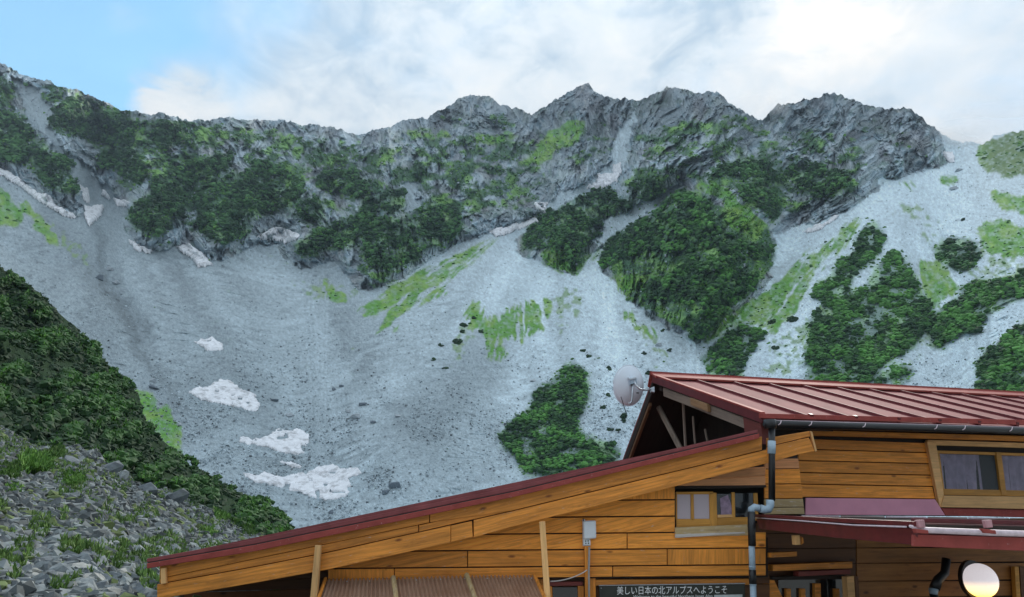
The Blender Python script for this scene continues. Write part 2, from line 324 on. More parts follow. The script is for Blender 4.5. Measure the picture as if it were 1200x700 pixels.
SNOW = {
 'long narrow snow strip at the left edge of the scree': [(-60,168),(0,198),(22,210),(30,217),(45,228),(60,232),(65,240),(75,248),(90,255),(87,258),(72,252),(55,242),(40,232),(20,217),(0,206),(-60,175)],
 'small snow patch in the left gully among rocks': [(90,218),(103,223),(105,238),(100,238),(96,228)],
 'kite shaped snow patch at the mouth of the left gully': [(99,244),(124,244),(120,253),(107,267),(102,260)],
 'thin snow sliver right of the left gully': [(120,223),(130,233),(128,236),(120,229)],
 'small snow patch under rocks right of the left gully': [(132,235),(151,237),(148,242),(137,243)],
 'curved snow sliver under the first rock buttress': [(150,281),(165,289),(180,296),(172,298),(158,292)],
 'wedge of snow under the second rock buttress': [(207,289),(222,289),(240,299),(248,311),(232,315),(228,306),(215,297)],
 'ragged snow patch under the middle cliffs': [(302,279),(315,271),(333,269),(348,274),(351,280),(335,287),(330,283),(305,281)],
 'long thin snow strip above the bright grass streak': [(570,270),(585,269),(600,267),(628,255),(631,260),(600,273),(580,278)],
 'small snow patch in the central chute': [(627,239),(641,240),(641,248),(634,254)],
 'large snow patch high in the central gully': [(684,223),(700,215),(700,207),(728,204),(723,213),(708,219),(697,220)],
 'tiny snow patch highest in the central gully': [(718,195),(728,193),(729,202),(719,204)],
 'faint snow sliver under the right rock band': [(940,272),(962,264),(984,252),(981,257),(957,271),(948,273)],
 'small snow patch under the right peak': [(1103,180),(1115,180),(1118,190),(1111,192)],
 'uppermost small snow patch on the left scree': [(227,401),(248,395),(262,405),(261,411),(247,412)],
 'ragged snow patch second down on the left scree': [(222,461),(228,457),(232,452),(240,455),(258,446),(270,447),(280,455),(295,460),(300,467),(305,478),(300,483),(280,478),(262,473),(240,470),(232,466)],
 'ragged snow patch third down on the left scree': [(280,518),(285,512),(296,516),(310,514),(320,508),(325,501),(340,506),(350,503),(362,510),(363,520),(352,524),(358,530),(345,533),(325,530),(312,523),(300,522)],
 'largest lowest snow patch on the left scree': [(284,555),(300,558),(310,553),(330,560),(345,555),(360,555),(370,548),(390,545),(402,551),(420,548),(424,555),(408,560),(412,575),(405,583),(388,586),(370,584),(350,575),(335,574),(320,568),(300,566)],
 'small snow sliver just above the largest lowest snow patch': [(328,540),(345,543),(355,550),(343,549)],
}
CRESTS = [([(560,112),(565,150),(548,195),(530,250)],26,-.05),([(689,98),(682,140),(668,180),(640,230)],22,-.05),([(790,103),(800,140),(790,180),(760,210)],24,-.05),
 ([(850,116),(852,160),(845,205),(860,240),(850,300),(825,370)],40,-.09),([(985,110),(985,160),(985,215)],30,-.06),([(300,140),(300,180),(285,230),(262,285)],30,-.07),
 ([(200,135),(200,190),(185,270)],28,-.06),([(450,180),(450,250),(455,320)],26,-.06),([(690,210),(655,260),(640,300)],22,-.05),([(60,95),(70,170),(60,220)],28,-.05),
 ([(600,285),(560,350),(520,420),(480,520)],70,-.06),([(715,325),(700,400),(690,520)],60,-.05),([(1040,220),(1000,300),(960,400)],60,-.05),
 ([(1150,240),(1180,330),(1200,400)],60,-.05),([(380,170),(370,210),(350,290)],18,-.035)]
GULLIES = [([(745,116),(738,150),(730,195),(690,225),(640,258),(600,285)],16,.06),([(893,140),(870,175),(810,213),(760,245),(715,280)],18,.06),([(1105,160),(1105,190),(1040,215)],20,.04),
 ([(420,157),(430,190),(437,230),(442,258)],12,.05),([(110,150),(115,200),(118,235),(125,270),(130,330),(170,400)],16,.04),([(540,180),(490,215),(487,250)],10,.04),
 ([(225,160),(222,215),(225,280)],10,.04),([(350,180),(395,230),(335,280)],10,.035),([(624,136),(630,180),(632,230)],12,.04),([(840,400),(810,440),(780,500)],40,.04),
 ([(1075,300),(1085,360),(1110,440)],30,.04),([(340,320),(330,420),(360,560)],60,.04)]
_sk = np.array(SKYLINE, float)
def skyline(px): return np.interp(px, _sk[:, 0], _sk[:, 1])

mesh_x, mesh_y = np.meshgrid(GX, GY)
Ppx = np.stack([mesh_x.ravel(), mesh_y.ravel(), np.zeros(mesh_x.size)], 1).astype(float)
def rfbm(scale, octv, seed, gain=.5, ridged=False): return fbm(Ppx, scale, octv, seed, gain, ridged).reshape(mesh_x.shape)
warpx = (rfbm((.035, .05, 1), 2, 3)-.5)*16+(rfbm((.17, .21, 1), 3, 4, .6)-.5)*14
warpy = (rfbm((.035, .05, 1), 2, 5)-.5)*12+(rfbm((.17, .21, 1), 3, 6, .6)-.5)*9
def warped(M, k=1.0): return sample(M, mesh_x+warpx*k, mesh_y+warpy*k)
m_rock = warped(poly_mask(ROCK), .7)
m_chute = warped(poly_mask(CHUTES))
nzA = rfbm((.16, .2, 1), 3, 11, .6)
nzB = rfbm((.035, .05, 1), 4, 21)
dark_r = {k: warped(poly_mask([v]), .9) for k, v in DARK.items()}
_outc = sstep(.3, .7, blur(warped(poly_mask([[(726,304),(748,296),(796,294),(806,302),(786,318),(752,328),(730,324)],[(752,350),(776,350),(812,362),(820,380),(806,396),(780,386),(760,368)],
 [(800,206),(832,202),(866,226),(890,244),(908,270),(900,282),(870,282),(846,270),(838,250),(822,232),(804,222)],[(905,300),(912,320),(884,350),(862,376),(850,372),(872,345),(890,320)],[(706,318),(730,322),(756,332),(752,350),(730,344)],[(770,245),(800,232),(806,240),(778,256)],[(820,300),(840,290),(846,300),(826,314)]]), 1.2), 1.5))
dark_r = {k: v*(1-_outc) for k, v in dark_r.items()}
m_dark = np.clip(sum(dark_r.values()), 0, 1); m_dark *= 1-_outc; _dgate = sstep(.15, .4, blur(m_dark, 3)); _dring = blur(m_dark, 6); m_gap = sstep(.34, .46, rfbm((.055, .085, 1), 4, 29, .6))
m_dark = sstep(.44, .56, blur(m_dark, 2.6)*.62+nzA*.66-.15+(nzB-.5)*1.0)*_dgate*m_gap
FANS = [(605,282,420,700),(1042,214,800,1400),(128,262,-200,430),(705,300,600,830),(1130,180,1080,1400)]   # apexes the debris spreads from
def flowcoords(px, py):
    a = np.arctan2(px-128, np.maximum(py-235, 4)); d_ = np.hypot(px-128, py-235)
    best = np.exp(-((px-150)/200.)**2)+1e-3; sec = best*0; A = a.copy(); D = d_.copy()
    for k, (ax_, ay_, cx_, w_) in enumerate([(608,270,560,150),(715,285,725,75),(1045,205,1000,170),(1190,190,1230,90)]):
        w2 = np.exp(-((px-cx_)/w_)**2*.8); a2 = np.arctan2(px-ax_, np.maximum(py-ay_+15, 4)); m_ = w2 > best; sec = np.where(m_, best, np.maximum(sec, w2))
        A = np.where(m_, a2+k*7.3+7, A); D = np.where(m_, np.hypot(px-ax_, py-ay_), D); best = np.maximum(best, w2)
    return A, D*sstep(.0, .35, (best-sec)/best)
fA, fD = flowcoords(mesh_x.astype(float), mesh_y.astype(float))
nzF = fbm(np.stack([fA.ravel()*34+nzB.ravel()*2.5, fD.ravel()*.022, fA.ravel()*0], 1), (1, 1, 1), 4, 23, .6).reshape(fA.shape)
_gm = blur(warped(poly_mask(GRASS), 1.2), 3.5); m_grass = sstep(.44, .66, _gm*.66+nzA*.50+(nzF-.5)*1.8*(1-m_rock)*(1-.75*sstep(1040, 1110, mesh_x))*sstep(150, 300, mesh_x)-.05)*sstep(.12, .30, _gm)
m_faint = sstep(.66, .80, blur(warped(poly_mask(FAINT)), 4)*.45+nzA*.75-.12)
m_mix = np.zeros_like(m_rock); nzM = rfbm((.075, .13, 1), 4, 41, .62)
for P_, w_ in MIXED: m_mix = np.maximum(m_mix, blur(poly_mask([P_]), 5)*w_)
m_mix = np.minimum(m_mix*1.15, .9); m_mix = sstep(.0, .13, m_mix*.86+nzM-.935)*(1-m_chute)*m_rock
m_mix = np.clip(np.maximum(m_mix, sstep(.10, .45, _dring*.8+nzM*.6-.33)*.75*(1-m_chute)), 0, 1)
m_snow = sstep(.4, .6, poly_mask(list(SNOW.values())))

# ---- distance field: slope integrated up each bearing
t_el = rays_np(mesh_x, mesh_y)[..., 2]
slope = .62+.40*blur(m_rock*(1-.6*m_chute), 7)+.10*sstep(230, 130, mesh_y)
slope = slope-.02*sstep(900, 1200, mesh_x)
_bot = 626; rows_up = np.arange(_bot, Y0-1, -1)
r0 = np.interp(GX, [-200, 300, 700, 1000, 1400], [230, 215, 200, 170, 150])
LR = np.zeros_like(t_el); LR[_bot-Y0:, :] = np.log(r0)[None, :]
for y in rows_up[1:]:
    i = y-Y0; tt = .5*(t_el[i]+t_el[i+1]); LR[i] = LR[i+1]+(t_el[i]-t_el[i+1])/np.maximum(slope[i]-tt, .09)
LR = blur(LR, 7, 1); LR = blur(LR, 2.5, 0)
cx, cy = np.meshgrid(GX[::4], GY[::4]); feat = np.zeros(cx.shape)
for pts, w_, a_ in CRESTS+GULLIES: feat += .75*a_*np.exp(-.5*(line_dist(pts, cx.astype(float), cy.astype(float))/(w_*.6))**2)
featf = np.zeros(mesh_x.shape)
_xi = np.clip((mesh_x-X0)/4, 0, feat.shape[1]-1.001); _yi = np.clip((mesh_y-Y0)/4, 0, feat.shape[0]-1.001)
_ix, _iy = _xi.astype(int), _yi.astype(int); _fx, _fy = _xi-_ix, _yi-_iy
featf = (feat[_iy, _ix]*(1-_fx)+feat[_iy, _ix+1]*_fx)*(1-_fy)+(feat[_iy+1, _ix]*(1-_fx)+feat[_iy+1, _ix+1]*_fx)*_fy
LR = LR+blur(featf, 2)
RF = np.exp(LR).astype(np.float64)

def terrain_base(px, py):
    """ground point (without relief) at a survey position"""
    r = sample(RF, px, py); return np.array(CAM)+rays_np(px, py)*r[..., None], r
# ---- the sheet itself
STEPX = 1.12; cols = np.arange(-150, 1350, STEPX); NR = 455
tv = np.linspace(0, 1, NR)
sk = skyline(cols)+ (fbm(np.stack([cols, cols*0, cols*0], 1), (.22, 1, 1), 4, 9, .65)-.5)*6.5
PX = np.repeat(cols[None, :], NR, 0); PY = _bot+(sk[None, :]-_bot)*tv[:, None]
pxf, pyf = PX.ravel(), PY.ravel()
base, rr = terrain_base(pxf, pyf)
Q = base.copy(); s_rock = sample(m_rock, pxf, pyf); s_ch = sample(m_chute, pxf, pyf)
s_dark = sample(m_dark, pxf, pyf)*np.clip(s_rock+(pxf > 560)+(pyf<626), 0, 1); s_gr = sample(m_grass, pxf, pyf); s_fa = sample(m_faint, pxf, pyf); s_mx = sample(m_mix, pxf, pyf)
rockness = np.clip(s_rock*(1-.75*s_ch), 0, 1)
# joint sets of the rock: ribs and gullies run down the wall, joints cross them
U = np.stack([pxf, pyf, np.log(rr)*60], 1)
wv = (np.stack([vnoise(U, .03, 71), vnoise(U, .03, 72), vnoise(U, .03, 73)], 1)-.5)*26
wv += (np.stack([vnoise(U, .11, 74), vnoise(U, .11, 75), vnoise(U, .11, 76)], 1)-.5)*7
lean = np.where(pxf > 600, .55, -.35)*sstep(40, 200, np.abs(pxf-600))
U2 = U+wv; U2[:, 0] += U[:, 1]*lean
A_ = np.stack([U2[:, 0]*.8+U2[:, 1]*.6, -U2[:, 0]*.6+U2[:, 1]*.8, U2[:, 2]], 1)
big = fbm(U2, (.030, .013, .01), 3, 51, .55, True)
mid = fbm(U2, (.075, .034, .02), 4, 61, .6, True)
fin = fbm(A_, (.22, .16, .05), 4, 81, .62, True)
blk = fbm(A_, (.55, .35, .05), 2, 91, .6)
_al = pxf*.012; cA = np.stack([(U2[:, 0]*.86+U2[:, 1]*.5)*.085, (-U2[:, 0]*.5+U2[:, 1]*.86)*.048], 1); c1b, c1r = cells(cA, 171)
cB = np.stack([(U2[:, 0]*.94-U2[:, 1]*.34)*.21, (U2[:, 0]*.34+U2[:, 1]*.94)*.13], 1); c2b, c2r = cells(cB, 172)
gran = fbm(U, (.55, .7, 1), 2, 95)
sc_l = fbm(U, (.012, .012, .01), 4, 101, .55)
soft = sample(blur(m_rock, 11), pxf, pyf); soft = rockness*sstep(.5, 1.0, soft)
dl = soft*((.55-big)*.075+(.6-mid)*.042)+rockness*((.6-fin)*.013+(.5-blk)*.006+(.5-c1r)*.016*sstep(0, .12, c1b)+(.5-c2r)*.008)
scr = 1-rockness
# debris flow grooves down the fans
fa_, fd_ = flowcoords(pxf, pyf)
far_ = sstep(15, 130, fd_); wob = (fbm(U, (.02, .03, 1), 3, 109)-.5)*3
groove = .5+(fbm(np.stack([fa_*9+wob, fd_*.006, fa_*0], 1), (1, 1, 1), 2, 111, .5)-.5)*far_
dl = dl+scr*((groove-.5)*.010+(.5-sc_l)*.022+(.5-gran)*.0014)
bump_p = fbm(U, (.16, .22, 1), 3, 121, .6)
dl = dl-(s_dark*.010+s_gr*.0015+s_mx*.004)+s_dark*(.5-bump_p)*.022
low = sstep(626, 600, pyf); dl = dl*(.3+.7*low)
rr2 = rr*(1+dl)
V = np.array(CAM)+rays_np(pxf, pyf)*rr2[:, None]
# ---- base colours
def C3(*c): return np.array(c, float)
def mixc(A, B, t): return A*(1-t[:, None])+B*t[:, None]
col = np.repeat(C3(.415, .495, .535)[None, :], len(V), 0)
col = col*(.80+.40*sstep(-.1, 1, (pxf-100)/1000.))[:, None]          # paler debris on the right fans
streak = .5+(fbm(np.stack([fa_*14+wob*1.5, fd_*.012, fa_*0], 1), (1, 1, 1), 5, 131, .6)-.5)*(.05+.95*far_)
col = col*(.62+.76*streak)[:, None]
for bx, by, br_, ba in ((660,400,90,.13),(900,300,90,.12),(1080,235,90,.10),(340,300,60,.10),(120,340,110,-.16),(250,400,120,-.08),(540,450,80,-.10),(420,540,120,-.06),(760,330,50,.08),(610,310,50,.10),(960,420,60,.08),(1120,430,80,.08),(490,300,50,.08)):
    col = col*(1+ba*np.exp(-((pxf-bx)**2+((pyf-by)*1.2)**2)/(2*br_**2)))[:, None]         # broad paler and darker areas of the debris; col = mixc(col, C3(.40, .375, .385), sstep(.55, .75, sc_l)*.35*scr)
for pts, w_, a_ in (([(108,268),(120,290),(128,330),(150,370),(170,420),(200,470)],4,-.18),([(150,270),(170,330),(225,400)],14,.14),([(60,250),(120,330),(170,390)],10,-.14),([(330,300),(350,360),(390,450)],26,.12),
  ([(380,330),(420,420),(470,500)],18,-.14),([(600,300),(560,360),(500,420),(440,470)],16,.17),([(560,400),(540,450),(500,520)],22,-.11),([(640,330),(620,400),(600,470)],18,.14),([(660,350),(650,420)],10,-.10),([(700,300),(720,360),(722,440)],20,.17),
  ([(850,370),(815,410),(800,440)],10,.14),([(1040,215),(990,300),(930,420)],14,.14),([(1060,260),(1080,330)],14,-.12),([(1100,200),(1120,260),(1060,300)],20,.12),([(200,330),(260,420),(300,480)],20,-.10),([(240,310),(290,400),(340,470)],12,.10),([(470,350),(430,420),(400,470)],9,-.12),([(760,350),(800,400)],8,-.12)):
    col = col*(1+a_*1.25*np.exp(-.5*((line_dist(pts, pxf+(sc_l-.5)*60, pyf)+(groove-.5)*w_*2)/(w_*.8))**2))[:, None]  # paler ribs, darker gullies: relief shading and wet debris painted into the colour
g2 = vnoise(U, (.9, 1.1, 1), 96); g3 = vnoise(U, (.4, .55, 1), 97)
col = col*(1+scr*((g2-.5)*.50+(g3-.5)*.30))[:, None]
darkst = sstep(.72, .9, vnoise(U, (.30, .6, 1), 98))*sstep(.35, .6, sc_l); col = col*(1-.5*darkst*scr*.8)[:, None]
tone = sstep(.35, .65, fbm(U2, (.05, .022, .02), 3, 143, .55))
rc = np.repeat(C3(.16, .24, .285)[None, :], len(V), 0)
rc = mixc(rc, C3(.33, .42, .475), tone*.75)
rc = mixc(rc, C3(.11, .165, .11), sstep(.47, .60, fbm(U2, (.06, .10, .02), 4, 145, .6))*.65)
rc = mixc(rc, C3(.47, .52, .56), sstep(.55, .75, fin)*.55)
rc = mixc(rc, C3(.06, .08, .10), sstep(.46, .30, fin)*.6)
rc = mixc(rc, C3(.19, .165, .175), sstep(.55, .72, fbm(U, .05, 3, 141))*.45)
rc = rc*((.78+.44*c1r)*(.80+.40*c2r)*(.88+.24*blk))[:, None]
rc = mixc(rc, C3(.05, .07, .085), sstep(.07, .0, c1b)*.55+sstep(.08, .0, c2b)*.30)
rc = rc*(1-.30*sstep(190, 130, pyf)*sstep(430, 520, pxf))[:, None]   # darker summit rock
crk = sstep(.91, .985, fbm(A_, (.10, .05, .03), 3, 151, .6, True)); rc = mixc(rc, C3(.035, .045, .055), crk*.6)
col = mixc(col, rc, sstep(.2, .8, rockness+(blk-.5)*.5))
gv = fbm(U, .08, 3, 161); lf = fbm(U, (.35, .5, 1), 2, 162)
grass_c = mixc(np.repeat(C3(.120, .30, .045)[None, :], len(V), 0), C3(.22, .37, .080), sstep(.4, .65, gv)); grass_c *= (.62+.7*lf)[:, None]
mixg = mixc(np.repeat(C3(.050, .125, .050)[None, :], len(V), 0), C3(.19, .36, .085), sstep(.46, .66, gv)); mixg *= (.6+.8*lf)[:, None]
dark_c = np.repeat(C3(.018, .048, .022)[None, :], len(V), 0)*(.6+.8*lf)[:, None]
col = mixc(col, mixg, s_mx*.9)
col = mixc(col, mixc(grass_c, C3(.25, .30, .18), np.full(len(V), .5)), s_fa*.75)
hill = sstep(1130, 1170, pxf)*sstep(215, 205, pyf)
grass_c = mixc(grass_c, C3(.075, .135, .045), hill*.8)
tuf = sstep(.25, .6, fbm(U, (.30, .38, 1), 2, 165)); grass_c = mixc(grass_c, C3(.28, .31, .10), sstep(.75, .3, s_gr)*.5); col = mixc(col, grass_c, s_gr*(1-s_dark)*(.60+.38*tuf))
col = mixc(col, dark_c, s_dark)
# footing rows towards the hut, and the far side of the ridge
apr = []; apc = []
for r_ in (22, 40, 62, 88, 118, 150, 178):
    rb = rr2[:len(cols)]; k = np.clip(r_/200.0, 0, .95)*rb; d_ = rays_np(cols, np.full(len(cols), 626.))
    P_ = np.array(CAM)+d_*k[:, None]; zt = V[:len(cols), 2]; P_[:, 2] = -.3+(zt+.3)*(r_/200.0)**1.5; apr.append(P_); apc.append(col[:len(cols)])
bk = []
top = V[-len(cols):]; dtop = rays_np(cols, sk)
for k, (dr, dz) in enumerate(((6, -1), (22, -12), (60, -50), (140, -130), (320, -300), (520, -500))):
    P_ = top.copy(); P_[:, :2] += dtop[:, :2]*dr; P_[:, 2] = np.maximum(P_[:, 2]+dz*1.1, -5); bk.append(P_)
AV = np.concatenate(apr+[V]+bk); AC = np.concatenate(apc+[col]+[col[-len(cols):]]*len(bk))
nrt = len(apr)+NR+len(bk)
m_terr = vcol_mat('scree_and_rock', .92, 1.3, .18, .15)
terr = tag(mesh_np('mountainside', AV, grid_faces(nrt, len(cols), True), m_terr, cols=np.clip(AC, 0.01, .85)), kind='structure')
TV = V.reshape(NR, len(cols), 3)
def terrain_at(px, py):
    """surface point on the built sheet at survey positions (arrays)"""
    px = np.asarray(px, float); py = np.asarray(py, float)
    cxi = np.clip((px-cols[0])/STEPX, 0, len(cols)-1.001); skp = np.interp(px, cols, sk)
    ryi = np.clip((py-_bot)/(skp-_bot), 0, 1)*(NR-1.001)
    i = ryi.astype(int); j = cxi.astype(int); fi = (ryi-i)[:, None]; fj = (cxi-j)[:, None]
    return (TV[i, j]*(1-fj)+TV[i, j+1]*fj)*(1-fi)+(TV[i+1, j]*(1-fj)+TV[i+1, j+1]*fj)*fi
# ------------------------------------------------------------------ snow patches
m_snow_mat = simple('old_snow', (.80, .81, .84), .75, var=.16, scale=.5, bump=.6, dirt=((.36, .36, .37), .30, .50, .75), spec=.2)
for lab, P_ in SNOW.items():
    P_ = np.array(P_, float); st = .7
    xs = np.arange(P_[:, 0].min()-4, P_[:, 0].max()+4, st); ys = np.arange(P_[:, 1].max()+4, P_[:, 1].min()-4, -st)
    gx, gy = np.meshgrid(xs, ys); fl = np.stack([gx.ravel(), gy.ravel(), gx.ravel()*0], 1)
    wx = gx+((fbm(fl, (.22, .3, 1), 3, 201, .6)-.5)*7).reshape(gx.shape); wy = gy+((fbm(fl, (.22, .3, 1), 3, 202, .6)-.5)*5).reshape(gx.shape)
    ins = np.zeros(gx.shape, bool)
    for (x1, y1), (x2, y2) in zip(P_, np.roll(P_, -1, 0)):
        if y1 != y2: ins ^= ((wy >= y1) != (wy >= y2)) & (wx < (x2-x1)*(wy-y1)/(y2-y1)+x1)
    hole = vnoise(fl, (.11, .22, 1), 203).reshape(gx.shape) > (.86 if gy.mean() > 380 else .97)
    ins &= ~hole
    pts = terrain_at(gx.ravel(), gy.ravel()).reshape(gx.shape+(3,))
    dist = np.linalg.norm(pts, axis=2); pxs = dist/F
    e1 = ins.astype(float); k = (e1+np.roll(e1, 1, 0)+np.roll(e1, -1, 0)+np.roll(e1, 1, 1)+np.roll(e1, -1, 1))/5
    und = (vnoise(fl, (.12, .18, 1), 204).reshape(gx.shape)-.5)*.8
    pts += (np.array([0, -.75, .65])[None, None, :])*((1.1+und)*k*(1.9 if gy.mean() > 380 else 3.6)-.4)[..., None]*pxs[..., None]
    q = grid_faces(len(ys), len(xs), True); keep = (e1.ravel()[q].sum(1) >= 2)
    q = q[keep]; used, inv = np.unique(q, return_inverse=True)
    if len(q) == 0: continue
    o = mesh_np('snow_patch', pts.reshape(-1, 3)[used], inv.reshape(-1, 4), m_snow_mat, smooth=True)
    tag(o, lab, 'snow patch')

# ------------------------------------------------------------------ scattered shapes
def _ico(jit, seed, squash=1.0):
    r = np.random.default_rng(seed); p = (1+5**.5)/2
    v = np.array([(-1,p,0),(1,p,0),(-1,-p,0),(1,-p,0),(0,-1,p),(0,1,p),(0,-1,-p),(0,1,-p),(p,0,-1),(p,0,1),(-p,0,-1),(-p,0,1)], float)
    f = np.array([(0,11,5),(0,5,1),(0,1,7),(0,7,10),(0,10,11),(1,5,9),(5,11,4),(11,10,2),(10,7,6),(7,1,8),(3,9,4),(3,4,2),(3,2,6),(3,6,8),(3,8,9),(4,9,5),(2,4,11),(6,2,10),(8,6,7),(9,8,1)])
    v /= np.linalg.norm(v[0]); v *= (1+jit*(r.random((12, 1))-.5)*2); v[:, 2] *= squash
    return v, f
def _rock(seed, npt=13, flat=.7):
    r = np.random.default_rng(seed); bm = bmesh.new()
    d_ = r.normal(size=(npt, 3)); d_ /= np.linalg.norm(d_, axis=1)[:, None]
    d_ = np.sign(d_)*np.abs(d_)**.65*(.8+.3*r.random((npt, 1)))
    d_ *= np.array([1, .65+.35*r.random(), flat*(.75+.45*r.random())])
    for p_ in d_: bm.verts.new(p_)
    bmesh.ops.convex_hull(bm, input=bm.verts); bmesh.ops.delete(bm, geom=[v for v in bm.verts if not v.link_faces], context='VERTS')
    bmesh.ops.triangulate(bm, faces=bm.faces); bm.verts.index_update()
    v = np.array([v.co[:] for v in bm.verts]); f = np.array([[x.index for x in q.verts] for q in bm.faces]); bm.free(); return v, f
def rotz(v, a): c, s_ = np.cos(a), np.sin(a); return np.stack([v[..., 0]*c-v[..., 1]*s_, v[..., 0]*s_+v[..., 1]*c, v[..., 2]], -1)
def rot_any(v, r):
    q = r.normal(size=4); q /= np.linalg.norm(q); w, x, y, z = q
    R = np.array([[1-2*(y*y+z*z), 2*(x*y-z*w), 2*(x*z+y*w)], [2*(x*y+z*w), 1-2*(x*x+z*z), 2*(y*z-x*w)], [2*(x*z-y*w), 2*(y*z+x*w), 1-2*(x*x+y*y)]]); return v@R.T
def scatter(name, P, S, tmpl, mats, colf, seed=0, parent=None, spin='z'):
    """one mesh of many small shapes: P centres (n,3), S sizes (n,), tmpl list of (v,f), colf (n,3)"""
    r = np.random.default_rng(seed); Vs = []; Fs = []; Cs = []; off = 0; pick = r.integers(0, len(tmpl), len(P))
    for k, (tv_, tf) in enumerate(tmpl):
        idx = np.where(pick == k)[0]
        if len(idx) == 0: continue
        a = r.random(len(idx))*6.283; c, s_ = np.cos(a)[:, None], np.sin(a)[:, None]
        v = np.broadcast_to(tv_[None], (len(idx),)+tv_.shape)
        v = np.stack([v[..., 0]*c-v[..., 1]*s_, v[..., 0]*s_+v[..., 1]*c, v[..., 2]*(.75+.5*r.random((len(idx), 1)))], -1)
        sz = S[idx]; sz = sz[:, None, None] if sz.ndim == 1 else sz[:, None, :]
        v = v*sz+P[idx][:, None, :]
        Vs.append(v.reshape(-1, 3)); Fs.append((tf[None]+(np.arange(len(idx))*len(tv_))[:, None, None]+off).reshape(-1, tf.shape[1])); off += len(idx)*len(tv_)
        Cs.append(np.repeat(colf[idx], len(tv_), 0)*(.85+.3*r.random((len(idx)*len(tv_), 1))))
    return mesh_np(name, np.concatenate(Vs), np.concatenate(Fs), mats, cols=np.clip(np.concatenate(Cs), .004, .9), parent=parent)
def _tuft(seed, n=9, spread=1.0, wid=.2):
    """bunch of narrow leaf blades fanning out and up from one foot"""
    r = np.random.default_rng(seed); V_ = []; F_ = []
    for i in range(n):
        a = r.random()*6.283; el = .25+r.random()*1.2; ln = .6+.5*r.random()
        d_ = np.array([math.cos(a)*math.cos(el)*spread, math.sin(a)*math.cos(el)*spread, math.sin(el)]); side = np.array([-math.sin(a), math.cos(a), .3*(r.random()-.5)])*wid*ln
        o_ = r.normal(size=3)*.12; o_[2] = abs(o_[2]); b = len(V_)
        V_ += [o_-side*.4, o_+side*.4, o_+d_*ln*.6+side, o_+d_*ln*.6-side*.8, o_+d_*ln]
        F_ += [(b, b+1, b+2), (b, b+2, b+3), (b+3, b+2, b+4)]
    return np.array(V_), np.array(F_)
m_leaf = vcol_mat('pine_foliage', .75, 2.2, .35, .25)
m_stone = vcol_mat('loose_stone', .9, 3.0, .28, .2)
BL = [_ico(.42, 300+i, .72) for i in range(9)]
def sample_mask(M, n_per_px, rng, ybias=None):
    ys, xs = np.nonzero(rng.random(M.shape) < M*n_per_px)
    keep = (xs+X0 > -148) & (xs+X0 < 1345) & (ys+Y0 < 625) & (ys+Y0 > skyline(xs+X0)+2)
    xs, ys = xs[keep], ys[keep]
    return xs+X0+rng.random(len(xs))-.5, ys+Y0+rng.random(len(xs))-.5
dvis = m_dark
def green_cols(px, py, n, rng, lo=(.018, .052, .021), hi=(.050, .118, .034)):
    g = fbm(np.stack([px, py, px*0], 1), (.06, .09, 1), 3, 401, .6); t = np.clip(sstep(.35, .7, g)*.75+rng.random(n)*.5-.12, 0, 1)[:, None]
    return (np.array(lo)*(1-t)+np.array(hi)*t)*(.7+.6*rng.random((n, 1)))
for k, (lab, P_) in enumerate(DARK.items()):
    rng = np.random.default_rng(500+k); right = np.mean(np.array(P_)[:, 1]) > 300
    px, py = sample_mask(sstep(.2, .6, blur(dark_r[lab], 1.5))*sstep(.3, .6, dvis), .16 if not right else .17, rng)
    if len(px) < 3: continue
    T = terrain_at(px, py); dd = np.linalg.norm(T, axis=1)
    sz = dd/F*(1.5+1.9*rng.random(len(px))**1.5)*(1.15 if right else 1.0); T[:, 2] += sz*.25
    hi = (.100, .265, .055) if right else (.080, .195, .060)
    o = scatter('pine_thicket', T, sz, BL, m_leaf, green_cols(px, py, len(px), rng, hi=hi), 600+k)
    tag(o, 'dark green dwarf pine thicket, '+lab if not lab.startswith(('large', 'long', 'small', 'narrow', 'round', 'lowest', 'lone', 'streak', 'slanting', 'thicket')) else 'dark green dwarf pine, '+lab, 'pine thicket', kind='stuff')
rng = np.random.default_rng(77)
px, py = sample_mask(np.clip(m_mix*.9+m_faint*.18+blur(m_dark, 5)*.7*(1-m_dark)+m_grass*.18, 0, 1), .085, rng)
T = terrain_at(px, py); dd = np.linalg.norm(T, axis=1); sz = dd/F*(.8+1.5*rng.random(len(px))**2)
tag(scatter('alpine_shrubs', T, sz, BL, m_leaf, green_cols(px, py, len(px), rng, (.040, .110, .032), (.14, .29, .06)), 78), 'low green shrubs dotted over the cliffs and scree', 'shrubs', kind='stuff')
